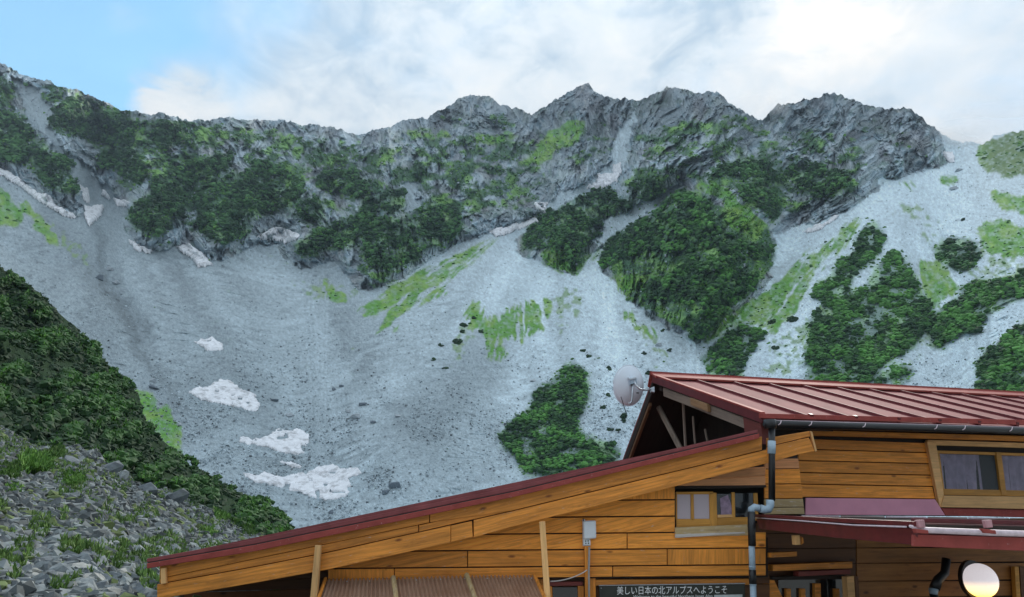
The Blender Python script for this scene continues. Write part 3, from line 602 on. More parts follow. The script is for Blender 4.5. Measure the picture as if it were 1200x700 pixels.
# single dark bushes on the scree, each one picked out in the photograph
BUSH = [(543,382,9,5),(541,389,5,4),(564,389,5,4),(536,401,11,7),(517,405,6,3),(508,422,4,3),(522,432,6,2),(556,373,6,4),(683,412,5,3),(690,418,7,3),(714,432,4,6),(713,464,5,4),(707,478,5,4),(715,504,8,3),(724,505,5,4),(785,411,4,3),(755,415,4,3),(731,490,6,14),(628,544,4,3),(652,536,18,8),(618,542,16,9),(760,438,8,4),(741,437,8,4),(776,388,4,3),(905,378,9,5),(929,375,12,8),(909,408,8,5),(1128,258,4,3)]
m_bush = vcol_mat('bush_foliage', .8, 1.2, .35, .2)
for i, (x, y, w, h) in enumerate(BUSH):
    rng = np.random.default_rng(900+i); n = max(5, int(w*h*.5))
    a = rng.random(n)*6.28; rr_ = rng.random(n)**.5; px = x+np.cos(a)*rr_*w*.45; py = y+np.sin(a)*rr_*h*.4
    T = terrain_at(px, py); c = T.mean(0); dd = np.linalg.norm(T, axis=1); sz = dd/F*(1.2+1.2*rng.random(n)); T[:, 2] += sz*.3
    o = scatter('dwarf_pine_bush', T-c, sz, BL, m_bush, green_cols(px, py, n, rng, (.012, .035, .015), (.035, .08, .028)), 950+i); o.location = c
    tag(o, ('wide ' if w > 7 else ('tall narrow ' if h > w else 'small '))+'dark pine bush on the scree, '+('left of the middle grass patch' if x < 600 and y < 440 else 'just right of the lone thicket' if 680 <= x < 735 else 'below the lone thicket by the roof' if x < 660 else 'behind the dish and roof peak' if x < 800 and y > 400 else 'beside the green buttress tip' if x < 800 else 'on the right hand fan'), 'bush', 'single dark bushes on the scree')
# ------------------------------------------------------------------ stones on the scree
RK = [_rock(700+i, 8, .8) for i in range(8)]
rng = np.random.default_rng(88)
den = (1-m_rock)*(1-m_dark)*(1-m_snow)*(1-.7*m_grass)
dn = blur(rfbm((.02, .03, 1), 3, 421), 1); den = den*(.35+1.6*sstep(.45, .65, dn))*(.35+sstep(250, 560, mesh_y)*1.1)
den = den*(1+1.5*sstep(380, 500, mesh_y)*(mesh_x < 760)); px, py = sample_mask(den, .060, rng); T = terrain_at(px, py); dd = np.linalg.norm(T, axis=1)
sz = dd/F*(.34+1.2*rng.random(len(px))**7)*(.7+.75*sstep(250, 600, py)); T[:, 2] += sz*.3
gc = np.array([.37, .43, .465])*(.66+.66*rng.random((len(px), 1))**1.1); _lo = (py > 400)[:, None]; gc = np.where(_lo & (rng.random((len(px), 1)) < .22), gc*.42, np.where(_lo & (rng.random((len(px), 1)) < .12), gc*1.35, gc))
tag(scatter('scree_stones', T, sz, RK, m_stone, gc, 89), 'loose grey stones lying over the scree slopes', 'stones', kind='stuff')
px, py = sample_mask(m_rock*(1-m_dark)*(1-m_snow), .018, rng); T = terrain_at(px, py); dd = np.linalg.norm(T, axis=1)
sz = (dd/F*(.7+1.8*rng.random(len(px))**2))[:, None]*np.array([.7, .7, 1.35])[None, :]
gc = np.array([.31, .35, .39])*(.5+.95*rng.random((len(px), 1)))
tag(scatter('rock_blocks', T, sz, RK, m_stone, gc, 90), 'jutting broken blocks on the rock faces', 'rock blocks', kind='stuff')
BOULD = [(417,487,13,6,'dark sided pale boulder, largest in the middle of the scree'),(407,482,8,4,'pale boulder just left of the largest scree boulder'),(425,473,10,4,'flat boulder just above the largest scree boulder'),
 (400,452,6,3,'small boulder highest of the middle scree group'),(391,456,5,3,'small dark boulder left in the middle scree group'),(437,494,9,3,'flat boulder right below the largest scree boulder'),
 (466,487,8,3,'flat pale boulder right of the middle scree group'),(322,469,9,3,'dark slab right of the second snow patch'),(339,486,9,4,'pale block above the third snow patch'),
 (179,446,8,5,'pale boulder on the left scree by the dark green slope'),(180,453,12,5,'dark boulder heap on the left scree by the dark green slope'),(210,497,5,4,'white stone beside the bright grass at the slope foot'),
 (463,568,15,7,'grey blue boulder right of the lowest snow patch'),(452,576,9,5,'dark boulder right of the lowest snow patch'),(388,575,5,4,'small dark stone below the lowest snow patch'),
 (388,600,6,5,'dark stone on the scree just above the red roof edge'),(624,445,8,4,'white slab on the scree left of the lone thicket'),(772,404,8,4,'white slab below the green buttress tip'),
 (129,315,9,4,'ice-pale slab in the left gully bed'),(136,331,9,4,'second ice-pale slab lower in the left gully bed'),(117,325,10,5,'dark rock step in the left gully bed'),(1118,221,9,3,'pale slab high on the right scree'),(1124,199,8,3,'white block near the top of the right scree')]
for i, (x, y, w, h, lab) in enumerate(BOULD):
    v, f = _rock(1200+i, 16, .8); T = terrain_at([x], [y+h*.5])[0]; u = np.linalg.norm(T)/F
    v = rotz(v, i*1.3); v /= np.abs(v).max(0); v = v*np.array([w*.5*u, w*.4*u, h*.62*u])
    c_ = np.array([.40, .44, .47]) if ('pale' in lab or 'white' in lab) else np.array([.16, .19, .22])
    o = mesh_np('boulder', v, f, m_stone, cols=np.repeat(c_[None], len(v), 0)); o.location = T+np.array([0, 0, h*.3*u]); tag(o, lab, 'boulder')

# ------------------------------------------------------------------ near slope: rubble below, dwarf pine above
CREST = [(-220,150),(-120,235),(0,313),(25,330),(55,352),(80,375),(100,398),(125,425),(150,448),(163,463),(168,490),(180,508),(195,522),(215,540),(240,553),(262,570),(290,585),(310,593),(330,606),(338,618),(345,634),(400,650),(560,672)]
BOUND = [(-220,455),(-100,480),(0,500),(20,512),(40,520),(70,522),(95,522),(115,530),(125,545),(150,560),(170,570),(200,575),(225,590),(250,600),(270,612),(300,625),(330,634),(400,652),(560,674)]
_c, _b = np.array(CREST, float), np.array(BOUND, float)
def crest(px): return np.interp(px, _c[:, 0], _c[:, 1])+(vnoise(np.stack([px, px*0, px*0], 1), (.09, 1, 1), 33)-.5)*5
def bound(px): return np.maximum(np.interp(px, _b[:, 0], _b[:, 1]), crest(px)+3)
ncol = np.arange(-200, 540, 2.2); nr1, nr2 = 90, 110
cb, bb = crest(ncol), bound(ncol); yb = 800.
r_bot, r_mid, r_top = 7.5, np.interp(ncol, [-200, 340], [32, 46]), np.interp(ncol, [-200, 160, 340, 540], [105, 82, 62, 56])
t1 = np.linspace(0, 1, nr1)[:, None]; t2 = np.linspace(0, 1, nr2+1)[1:, None]
y1_ = yb+(bb-yb)[None]*t1; r1_ = 1/((1-t1**1.15)/r_bot+t1**1.15/r_mid[None])
y2_ = bb[None]+(cb-bb)[None]*t2; r2_ = r_mid[None]*(r_top/r_mid)[None]**(t2**.9)
NY = np.concatenate([y1_, y2_]); NRR = np.concatenate([r1_, r2_]); NX = np.repeat(ncol[None], len(NY), 0)
U_ = np.stack([NX.ravel(), NY.ravel(), NX.ravel()*0], 1)
shr = np.concatenate([np.zeros(nr1), np.ones(nr2)])[:, None]*np.ones(len(ncol))[None]
lump = fbm(U_, (.028, .04, 1), 4, 441, .55).reshape(NX.shape)
NRR = NRR*(1-(lump-.5)*(.10+.10*shr)*np.minimum(1, (NRR-7)/20))
NVb = np.array(CAM)+rays_np(NX, NY)*NRR[..., None]
ncolr = np.where(shr[..., None] > .5, np.array([.014, .034, .012]), np.array([.115, .13, .14]))*(.7+.6*lump[..., None])
bkr = []; dlast = rays_np(ncol, cb)
for dr, dz in ((1.5, -.6), (5, -3), (12, -9), (25, -22)):
    P_ = NVb[-1].copy(); P_[:, :2] += dlast[:, :2]*dr; P_[:, 2] = np.maximum(P_[:, 2]+dz, -1.5); bkr.append(P_)
NVall = np.concatenate([NVb.reshape(-1, 3)]+bkr); NC = np.concatenate([ncolr.reshape(-1, 3)]+[ncolr[-1]]*4)
m_near = vcol_mat('moraine_soil', .95, 2.5, .35, .1, bump=.4, bdist=.1)
near = tag(mesh_np('moraine_slope', NVall, grid_faces(len(NY)+4, len(ncol), True), m_near, cols=NC), kind='structure')
def near_at(px, tt):
    """tt 0..1 over rubble, 1..2 over the pine slope"""
    j = np.clip((px-ncol[0])/2.2, 0, len(ncol)-1.001); ri = np.where(tt < 1, tt*(nr1-1), (nr1-1)+(tt-1)*nr2); ri = np.clip(ri, 0, len(NY)-1.001)
    i_ = ri.astype(int); j_ = j.astype(int); fi = (ri-i_)[:, None]; fj = (j-j_)[:, None]
    return (NVb[i_, j_]*(1-fj)+NVb[i_, j_+1]*fj)*(1-fi)+(NVb[i_+1, j_]*(1-fj)+NVb[i_+1, j_+1]*fj)*fi
def near_t(px, py):
    c_, b_ = crest(px), bound(px); return np.where(py > b_, (yb-py)/(yb-b_), 1+(b_-py)/(b_-c_))
rng = np.random.default_rng(1001)
n = 112000; px = rng.random(n)*560-200; py = 130+rng.random(n)*510; tt = near_t(px, py)
keep = (tt > 1.0-.02*rng.random(n)) & (tt < 1.995) & (px < 352); px, py, tt = px[keep], py[keep], tt[keep]
T = near_at(px, tt); dd = np.linalg.norm(T, axis=1)
hummock = fbm(np.stack([px, py, px*0], 1), (.045, .075, 1), 3, 451, .55)
TF = [_tuft(1300+i, 5, 1.1, .17) for i in range(8)]
bm_ = rng.random(len(px)) < .35; Tb = T[bm_].copy(); Tb[:, 2] += (hummock[bm_]-.45)*2.0*np.clip(dd[bm_]/50, 0, 1)+.05
tb = np.clip(sstep(.42, .7, hummock[bm_])+.3*rng.random(bm_.sum())-.2, 0, 1)[:, None]
tag(scatter('pine_mounds', Tb, (.14+.21*rng.random(bm_.sum()))*(dd[bm_]/55)**.5, BL, m_leaf, (np.array([.010, .032, .010])*(1-tb)+np.array([.034, .095, .020])*tb), 1005), 'rounded mounds of dwarf pine making up the dark slope at the left', 'pine thicket', kind='stuff')
sz = (.12+.17*rng.random(len(px)))*(.7+.6*hummock)*(dd/55)**.5; T[:, 2] += (hummock-.45)*2.0*np.clip(dd/50, 0, 1)
t_ = np.clip(sstep(.44, .72, hummock)*.8+.55*sstep(.35, .65, fbm(np.stack([px, py, px*0], 1), (.02, .03, 1), 3, 452))-.30+.30*rng.random(len(px))+.45*(tt < 1.10), 0, 1)[:, None]
gc = (np.array([.016, .055, .012])*(1-t_)+np.array([.085, .215, .030])*t_)*(.6+.8*rng.random((len(px), 1)))
tag(scatter('pine_slope', T, sz, TF, m_leaf, gc, 1002), 'dense dark green dwarf pine covering the steep slope at the left', 'pine thicket', kind='stuff')

# rubble: the largest stones one by one, the rest as one mass
_rr = np.random.default_rng(5); RB = [(rot_any(v_, _rr), f_) for v_, f_ in (_rock(1400+i, 14, .9) for i in range(12))]
rock_me = []
m_rub = []
for j, c_ in enumerate([(.145, .165, .18), (.20, .225, .235), (.10, .115, .125), (.29, .30, .29)]):
    m_rub.append(simple('rubble_stone', c_, .9, var=.4, scale=2.2, bump=.5, spec=.25, dirt=((.09, .13, .05), 1.6, .56, .55)))
n = 85000; px = rng.random(n)*640-190; py = 500+rng.random(n)*285; tt = near_t(px, py); keep = (tt < 1.015) & (tt > 0); px, py, tt = px[keep], py[keep], tt[keep]
T = near_at(px, np.minimum(tt, .999)); dd = np.linalg.norm(T-np.array(CAM), axis=1)
sw = .036+.125*rng.random(len(px))**3.0; sp = sw*F/dd
acc = rng.random(len(px)) < np.clip(60./(sp**2+8)*1.0, 0, 1); acc |= (sp > 9) & (rng.random(len(px)) < .12)
px, py, T, sw, sp = px[acc], py[acc], T[acc], sw[acc], sp[acc]
vis = (px > -5) & (px < 350) & (py < 705); order = np.argsort(-(sp*vis)); bigs = order[:285]; rest = order[285:]
spec = {0: 'white'}
for k, (tv_, tf) in enumerate(RB):
    row = []
    for mm in m_rub:
        me = bpy.data.meshes.new('rubble_rock'); me.from_pydata([tuple(v) for v in tv_], [], [tuple(int(a) for a in f) for f in tf]); me.materials.append(mm); row.append(me)
    rock_me.append(row)
def put_rock(P, s3, k, mi_, lab, grp=None, rz=None):
    o = link(bpy.data.objects.new('rubble_rock', rock_me[k][mi_])); o.location = P; o.scale = s3
    o.rotation_euler = (rng.normal()*.25, rng.normal()*.25, rng.random()*6.28 if rz is None else rz); tag(o, lab, 'rock', grp); return o
def zone(x, y):
    a = 'high in the rubble by the pines' if y < bound(np.array([float(x)]))[0]+22 else ('at the foot of the rubble slope' if y > 660 else 'halfway up the rubble slope')
    return a+(' at the photo edge' if x < 60 else (' near the roof corner' if x > 170 else ' in its middle part'))
for i in bigs:
    s_ = sw[i]; mi_ = int(rng.choice([0, 0, 1, 1, 2, 3])); tone_ = ('mid grey', 'light grey', 'dark grey', 'whitish')[mi_]
    put_rock(T[i]+np.array([0, 0, s_*.15]), (s_*1.25, s_*1.1, s_*.95), int(rng.integers(12)), mi_, 'small '+tone_+' angular rock '+zone(px[i], py[i]), 'rocks of the rubble slope')
for x, y, w, h, mi_, lab in ((137,603,17,9,3,'white wedge shaped stone in the middle of the rubble slope'),(131,585,11,9,3,'pale upright stone above the white wedge in the rubble'),(128,549,28,15,0,'large grey slab at the top of the rubble by the pines'),
   (142,558,17,12,1,'rounded pale boulder right of the large grey slab'),(155,624,16,9,1,'flat light stone in the rubble right of the white wedge'),(170,627,15,9,0,'tilted dark stone beside the flat light stone'),(173,573,24,14,0,'broad dark boulder below the pine slope edge'),
   (205,582,30,17,2,'broad blue grey boulder where rubble meets pines'),(40,667,26,13,0,'large dim boulder low at the left of the rubble'),(90,655,30,14,0,'large leaning boulder above the photo bottom left'),(120,660,22,12,1,'light boulder near the bottom of the rubble'),(83,541,20,8,0,'long flat slab high in the rubble at left')):
    tq = near_t(np.array([float(x)]), np.array([float(y+h*.5)])); P_ = near_at(np.array([float(x)]), np.minimum(tq, .995))[0]; u = np.linalg.norm(P_-np.array(CAM))/F
    put_rock(P_+np.array([0, 0, h*.3*u]), (w*.46*u, w*.40*u, h*.62*u), int(rng.integers(12)), mi_, lab, rz=0.3)
gc = np.array([.150, .168, .172])*(.4+1.1*rng.random((len(rest), 1))**1.3)
moss = (rng.random((len(rest), 1)) < .13); gc = np.where(moss, np.array([.13, .17, .07]), gc)
Tr = T[rest]; Tr[:, 2] += sw[rest]*.2
tag(scatter('rubble_stones', Tr, sw[rest][:, None]*np.array([1.2, 1.05, .95]), RB, m_stone, gc, 1003), 'mass of small grey stones of the rubble slope', 'stones', kind='stuff')
# shrubs between the stones
TG = [_tuft(1500+i, 9, .8, .10) for i in range(6)]
SH = [(10,552,26,16),(18,572,22,12),(42,541,30,20),(66,530,20,12),(84,560,22,14),(112,586,20,10),(50,579,16,8),(75,571,14,7),(88,618,16,12),(98,612,14,10),(60,640,14,7),(245,622,20,10),(228,635,18,9),(285,602,22,12),(262,600,18,12),(293,620,18,10),(30,598,12,7),(5,590,14,10),(178,640,10,6),(152,636,8,5),(214,617,10,5),(135,662,10,5),(150,695,10,6),(78,665,12,6),(180,696,10,8),(108,634,14,8),(60,617,12,8)]
for i, (x, y, w, h) in enumerate(SH):
    n = int(w*h*.8)+16; px = x+(rng.normal(size=n)*.26)*w; py = y+np.abs(rng.normal(size=n))*.0+(rng.random(n)-.3)*h
    tq = np.minimum(near_t(px, py+h*.25), .995); P_ = near_at(px, tq); c = near_at(np.array([float(x)]), np.minimum(near_t(np.array([float(x)]), np.array([y+h*.5])), .995))[0]
    u = np.linalg.norm(c-np.array(CAM))/F; P_[:, 2] += u*h*.35*rng.random(n); sz = u*h*(.22+.25*rng.random(n))
    t_ = rng.random((n, 1)); br_ = 1.0 if i % 3 else .6
    gc = (np.array([.05, .13, .025])*(1-t_)+np.array([.15, .29, .05])*t_)*br_
    o = scatter('low_shrub', P_-c, sz, TG, m_leaf, gc, 1600+i); o.location = c
    tag(o, ('broad' if w > 18 else 'small')+(' fresh green' if i % 3 else ' dull green')+' shrub '+zone(x, y), 'shrub', 'shrubs between the rubble stones')
# sparse grass over the rubble
n = 22000; px = rng.random(n)*540-190; py = 505+rng.random(n)*200; tt = near_t(px, py); g = fbm(np.stack([px, py, px*0], 1), (.04, .06, 1), 3, 461); keep = (tt < .99) & (tt > .1) & (g > .53); px, tt = px[keep], tt[keep]
P_ = near_at(px, tt); dd = np.linalg.norm(P_-np.array(CAM), axis=1); t_ = rng.random((len(px), 1)); P_[:, 2] += .08
tag(scatter('rubble_grass', P_, .06+.08*rng.random(len(px)), TG, m_leaf, np.array([.06, .13, .03])*(1-t_)+np.array([.17, .27, .07])*t_, 1004), 'thin green grass between the rubble stones', 'grass', kind='stuff')

# ------------------------------------------------------------------ ground under everything
m_ground = simple('gravel_ground', (.38, .38, .36), .95, var=.3, scale=3.0)
def plate(name, x0, y0, x1, y1, z, m_):
    return mesh_np(name, [(x0, y0, z), (x1, y0, z), (x1, y1, z), (x0, y1, z)], [(0, 1, 2, 3)], m_)
tag(plate('ground', -2300, -2300, 2300, 2300, -2.2, m_ground), kind='structure')
tag(plate('hut_terrace', -16, -14, 22, 21.5, 0.0, m_ground), kind='structure')

# ------------------------------------------------------------------ mountain air
_hm = bpy.data.materials.new('thin_air'); _hm.use_nodes = True; _ht = _hm.node_tree; _ht.nodes.clear()
_hv = _ht.nodes.new('ShaderNodeVolumePrincipled'); _hv.inputs['Color'].default_value = (.62, .80, 1.0, 1); _hv.inputs['Density'].default_value = .00014; _hv.inputs['Anisotropy'].default_value = 0.0
_ho = _ht.nodes.new('ShaderNodeOutputMaterial'); _ht.links.new(_hv.outputs[0], _ho.inputs['Volume'])
hx, hz0, hz1 = 2400, -3.4, float(AV[:, 2].max())+25
tag(mesh_np('haze', [(x, y, z) for x in (-hx, hx) for y in (-hx, hx) for z in (hz0, hz1)], [(0,1,3,2),(4,6,7,5),(0,4,5,1),(2,3,7,6),(0,2,6,4),(1,5,7,3)], _hm), kind='stuff')

_mm = bpy.data.materials.new('drifting_mist'); _mm.use_nodes = True; _mt = _mm.node_tree; _mt.nodes.clear()
_mv = _mt.nodes.new('ShaderNodeVolumePrincipled'); _mv.inputs['Color'].default_value = (.93, .96, 1.0, 1); _mv.inputs['Density'].default_value = .011; _mv.inputs['Anisotropy'].default_value = .2
_mo = _mt.nodes.new('ShaderNodeOutputMaterial'); _mt.links.new(_mv.outputs[0], _mo.inputs['Volume'])
Vm = []; Fm = []; rg = np.random.default_rng(66)
for mx_, my_, md_, mw, mh in ((1150,158,26,60,11),(1195,142,30,70,15),(1120,163,10,40,7),(792,102,-8,22,5),(775,107,-8,18,4),(884,128,26,34,9),(905,136,10,20,5)):
    tp = terrain_at([float(mx_)], [max(float(my_), float(skyline(mx_)))+1.5])[0]; r_ = np.hypot(tp[0], tp[1])+md_
    c = np.array(CAM)+rays_np(mx_, my_)*r_; u = np.linalg.norm(c)/F; tv_, tf = _ico(.0, 1)
    bm = bmesh.new(); bmesh.ops.create_icosphere(bm, subdivisions=3, radius=1.0)
    vv = np.array([v.co[:] for v in bm.verts]); vv = vv*(1+.5*(fbm(vv+mx_, 1.6, 3, 71)-.5)[:, None]); ff = np.array([[q.index for q in f.verts] for f in bm.faces]); bm.free()
    Fm.append(ff+sum(len(a) for a in Vm)); Vm.append(vv*np.array([mw*u, 22.0, mh*u])+c)
tag(mesh_np('mist', np.concatenate(Vm), np.concatenate(Fm), _mm), 'thin white mist drifting over the summit ridge', 'mist', kind='stuff')
# ================================================================== the hut
def wood(name, col, dark=.45, wear=0.0, sheen=.35, var=.16, rough=.55):
    """painted or oiled timber: grain along UV.x, knots, streaks, scuffs; Object Info random tints every board"""
    m_, t, b = mat(name); uv = node(t, 'ShaderNodeUVMap'); oi = node(t, 'ShaderNodeObjectInfo')
    mp = node(t, 'ShaderNodeMapping', {'Vector': uv.outputs[0], 'Scale': (1.6, 34, 1)})
    g = node(t, 'ShaderNodeTexNoise', {'Vector': mp.outputs[0], 'Scale': 1.0, 'Detail': 6.0, 'Roughness': .62, 'Distortion': .5})
    mp2 = node(t, 'ShaderNodeMapping', {'Vector': uv.outputs[0], 'Scale': (1.3, 5, 1)})
    g2_ = node(t, 'ShaderNodeTexNoise', {'Vector': mp2.outputs[0], 'Scale': 1.0, 'Detail': 4.0, 'Roughness': .6})
    kn = node(t, 'ShaderNodeTexVoronoi', {'Vector': node(t, 'ShaderNodeMapping', {'Vector': uv.outputs[0], 'Scale': (2.2, 5.5, 1)}).outputs[0], 'Scale': 1.0, 'Randomness': 1.0})
    kr = node(t, 'ShaderNodeMapRange', {0: kn.outputs['Distance'], 1: .045, 2: .12, 3: .85, 4: 0.0})
    r1 = node(t, 'ShaderNodeMapRange', {0: g.outputs[0], 1: .3, 2: .72, 3: 1-var*1.6, 4: 1+var})
    r2 = node(t, 'ShaderNodeMapRange', {0: g2_.outputs[0], 1: .3, 2: .7, 3: .78, 4: 1.18})
    ro = node(t, 'ShaderNodeMapRange', {0: oi.outputs['Random'], 3: .82, 4: 1.16})
    k = node(t, 'ShaderNodeMath', {0: r1.outputs[0], 1: r2.outputs[0]}, operation='MULTIPLY'); k2 = node(t, 'ShaderNodeMath', {0: k.outputs[0], 1: ro.outputs[0]}, operation='MULTIPLY')
    mx = node(t, 'ShaderNodeMix', {0: 1.0, 6: (*col, 1), 7: k2.outputs[0]}, data_type='RGBA', blend_type='MULTIPLY')
    kd = node(t, 'ShaderNodeMix', {0: kr.outputs[0], 6: mx.outputs[2], 7: (col[0]*.22, col[1]*.15, col[2]*.2, 1)}, data_type='RGBA')
    last = kd.outputs[2]
    # dark weather streaks and pale scuffs
    ds = node(t, 'ShaderNodeTexNoise', {'Vector': node(t, 'ShaderNodeMapping', {'Vector': uv.outputs[0], 'Scale': (3, 11, 1), 'Location': (5, 3, 0)}).outputs[0], 'Scale': 1.0, 'Detail': 7.0, 'Roughness': .7})
    dr = node(t, 'ShaderNodeMapRange', {0: ds.outputs[0], 1: .56, 2: .72, 3: 0.0, 4: dark})
    m3 = node(t, 'ShaderNodeMix', {0: dr.outputs[0], 6: last, 7: (col[0]*.38, col[1]*.30, col[2]*.35, 1)}, data_type='RGBA'); last = m3.outputs[2]
    ws = node(t, 'ShaderNodeTexNoise', {'Vector': node(t, 'ShaderNodeMapping', {'Vector': uv.outputs[0], 'Scale': (7, 30, 1), 'Rotation': (0, 0, .25)}).outputs[0], 'Scale': 1.0, 'Detail': 8.0, 'Roughness': .75})
    wr = node(t, 'ShaderNodeMapRange', {0: ws.outputs[0], 1: .70-wear*.28, 2: .76-wear*.22, 3: 0.0, 4: .75})
    m4 = node(t, 'ShaderNodeMix', {0: wr.outputs[0], 6: last, 7: (.55, .47, .40, 1)}, data_type='RGBA')
    t.links.new(m4.outputs[2], b.inputs['Base Color']); b.inputs['Roughness'].default_value = rough; b.inputs['Specular IOR Level'].default_value = sheen
    bp = node(t, 'ShaderNodeBump', {'Height': g.outputs[0], 'Strength': .35, 'Distance': .004}); t.links.new(bp.outputs[0], b.inputs['Normal'])
    return m_
W_OR = wood('oiled_cladding', (.88, .325, .045), var=.26, wear=.34); W_RK = wood('rake_timber', (.68, .255, .040), dark=.65, var=.26, wear=.34)
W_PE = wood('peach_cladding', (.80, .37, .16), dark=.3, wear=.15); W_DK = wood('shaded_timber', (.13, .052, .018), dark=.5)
W_GR = wood('grey_weathered_timber', (.24, .19, .15), dark=.6, wear=.3, rough=.8); W_PL = wood('pale_new_timber', (.82, .47, .19), dark=.3, wear=.1)
W_BK = wood('shade_black_timber', (.030, .022, .018), dark=.3, rough=.85); W_SL = wood('worn_sill_timber', (.50, .36, .18), dark=.6, wear=.6)  # near-black timber: shade of soffits, gaps and gable interior put into its colour
W_RD = wood('dark_red_timber', (.17, .035, .028), dark=.4); W_YL = wood('yellow_sash_timber', (.56, .27, .05), dark=.3)
RED = simple('red_roof_paint', (.225, .070, .072), .8, var=.28, scale=3.5, bump=.08, spec=.1, dirt=((.16, .07, .07), 5.0, .56, .6), stretch=(1, .35, 1))
RED2 = simple('bright_red_trim', (.30, .062, .052), .7, var=.22, scale=7.0, spec=.2, dirt=((.55, .40, .38), 24.0, .62, .7))
MARO = simple('maroon_trim', (.12, .014, .018), .5, var=.3, scale=8.0, spec=.4, dirt=((.3, .12, .1), 22.0, .64, .6))
PINK = simple('faded_pink_flashing', (.70, .30, .40), .5, var=.10, scale=3.0, spec=.4, dirt=((.72, .50, .55), 40.0, .64, .6))
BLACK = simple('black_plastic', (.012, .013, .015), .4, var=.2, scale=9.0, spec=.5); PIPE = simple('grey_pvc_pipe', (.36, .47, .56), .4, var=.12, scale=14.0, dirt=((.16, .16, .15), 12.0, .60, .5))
WHITE = simple('white_enclosure', (.72, .76, .80), .4, var=.06, scale=9.0, dirt=((.4, .4, .4), 20.0, .66, .5)); DISHM = simple('dish_grey', (.76, .84, .92), .7, var=.05, scale=4.0, dirt=((.3, .32, .36), 7.0, .62, .5))
STEEL = simple('galvanised_steel', (.52, .56, .60), .35, metal=.7, var=.2, scale=30.0); TRIM = simple('chalky_gutter_rim', (.62, .50, .54), .45, var=.2, scale=20.0)
CABLE = simple('grey_cable', (.35, .33, .32), .6, var=.1, scale=9.0); DARKIN = simple('unlit_interior', (.02, .018, .016), .9, var=.2, scale=3.0)
def glass(name, col, rough=.08):
    m_, t, b = mat(name); b.inputs['Base Color'].default_value = (*col, 1); b.inputs['Roughness'].default_value = rough; b.inputs['Specular IOR Level'].default_value = .8
    co = node(t, 'ShaderNodeTexCoord'); n_ = node(t, 'ShaderNodeTexNoise', {'Vector': co.outputs['Object'], 'Scale': 3.0})
    t.links.new(node(t, 'ShaderNodeBump', {'Height': n_.outputs[0], 'Strength': .08, 'Distance': .02}).outputs[0], b.inputs['Normal']); return m_
GL_D = glass('dark_window_glass', (.012, .014, .016)); GL_P = glass('sky_tinted_frosted_glass', (.50, .42, .46), .35)  # frosted panes carry the pale pink of reflected sky in their base colour

class Plane:
    def __init__(s, p, n): s.p = Vector(p); s.n = Vector(n).normalized()
    def at(s, px, py, off=0.0):
        """where the sight line of survey position (px, py) meets the plane moved off metres towards the viewer"""
        d_ = ray(px, py); p0 = s.p+s.n*off; return CAM+d_*((p0-CAM).dot(s.n)/d_.dot(s.n))
def vplane(Y): return Plane((0, Y, 0), (0, -1, 0))
def plane_through(P, d): d = Vector(d); return Plane(P, Vector((d.y, -d.x, 0)) if True else None)
def root(name, loc, label, cat, group=None):
    o = bpy.data.objects.new(name, None); o.location = loc; o.empty_display_size = .3; scene.collection.objects.link(o); return tag(o, label, cat, group)
def adopt(o, parent):
    if parent is not None:
        o.parent = parent
        o.matrix_parent_inverse = Matrix.Translation(-parent.location) if parent.type == 'EMPTY' else Matrix.Identity(4)
    return o
def build(name, V_, F_, m_, parent=None, uvdir=None, smooth=False, bevel=0.0, seed=None):
    bm = bmesh.new(); vs = [bm.verts.new(v) for v in V_]
    for f in F_:
        try: bm.faces.new([vs[i] for i in f])
        except ValueError: pass
    bmesh.ops.recalc_face_normals(bm, faces=bm.faces)
    if bevel: bmesh.ops.bevel(bm, geom=bm.edges[:], offset=bevel, segments=1, affect='EDGES', clamp_overlap=True)
    if uvdir is not None:
        ul = bm.loops.layers.uv.new('UVMap'); u = Vector(uvdir).normalized(); ou, ov = random.random()*40, random.random()*40
        for f in bm.faces:
            w_ = f.normal.cross(u); w_ = w_.normalized() if w_.length > .1 else Vector((0, 0, 1)).cross(u)
            for l in f.loops: l[ul].uv = (l.vert.co.dot(u)+ou, l.vert.co.dot(w_)+ov)
    me = bpy.data.meshes.new(name); bm.to_mesh(me); bm.free(); me.materials.append(m_)
    for p_ in me.polygons: p_.use_smooth = smooth
    o = link(bpy.data.objects.new(name, me)); return adopt(o, parent)
def slab(name, poly, pl, thick, m_, parent=None, off=0.0, bevel=.004, uv=None):
    """board whose front outline is poly on plane pl (survey positions), thick metres deep away from the viewer"""
    fr = [pl.at(x, y, off) for x, y in poly]; n = len(fr); bk_ = [p_-pl.n*thick for p_ in fr]
    F_ = [tuple(range(n)), tuple(range(2*n-1, n-1, -1))]+[(i, i+n, (i+1) % n+n, (i+1) % n) for i in range(n)]
    if uv is None:
        e_ = max(((fr[(i+1) % n]-fr[i]) for i in range(n)), key=lambda v: v.length); uv = e_
    return build(name, fr+bk_, F_, m_, parent, uv, bevel=bevel)
def clip(poly, a, b):
    """keep the part of poly on the left of a->b in picture sense (below a line drawn left to right when y grows down)"""
    out_ = []; s_ = lambda p_: (b[0]-a[0])*(p_[1]-a[1])-(b[1]-a[1])*(p_[0]-a[0])
    for i in range(len(poly)):
        p_, q = poly[i], poly[(i+1) % len(poly)]; sp_, sq = s_(p_), s_(q)
        if sp_ >= 0: out_.append(p_)
        if (sp_ > 0) != (sq > 0) and sp_ != sq:
            t = sp_/(sp_-sq); out_.append((p_[0]+(q[0]-p_[0])*t, p_[1]+(q[1]-p_[1])*t))
    return out_
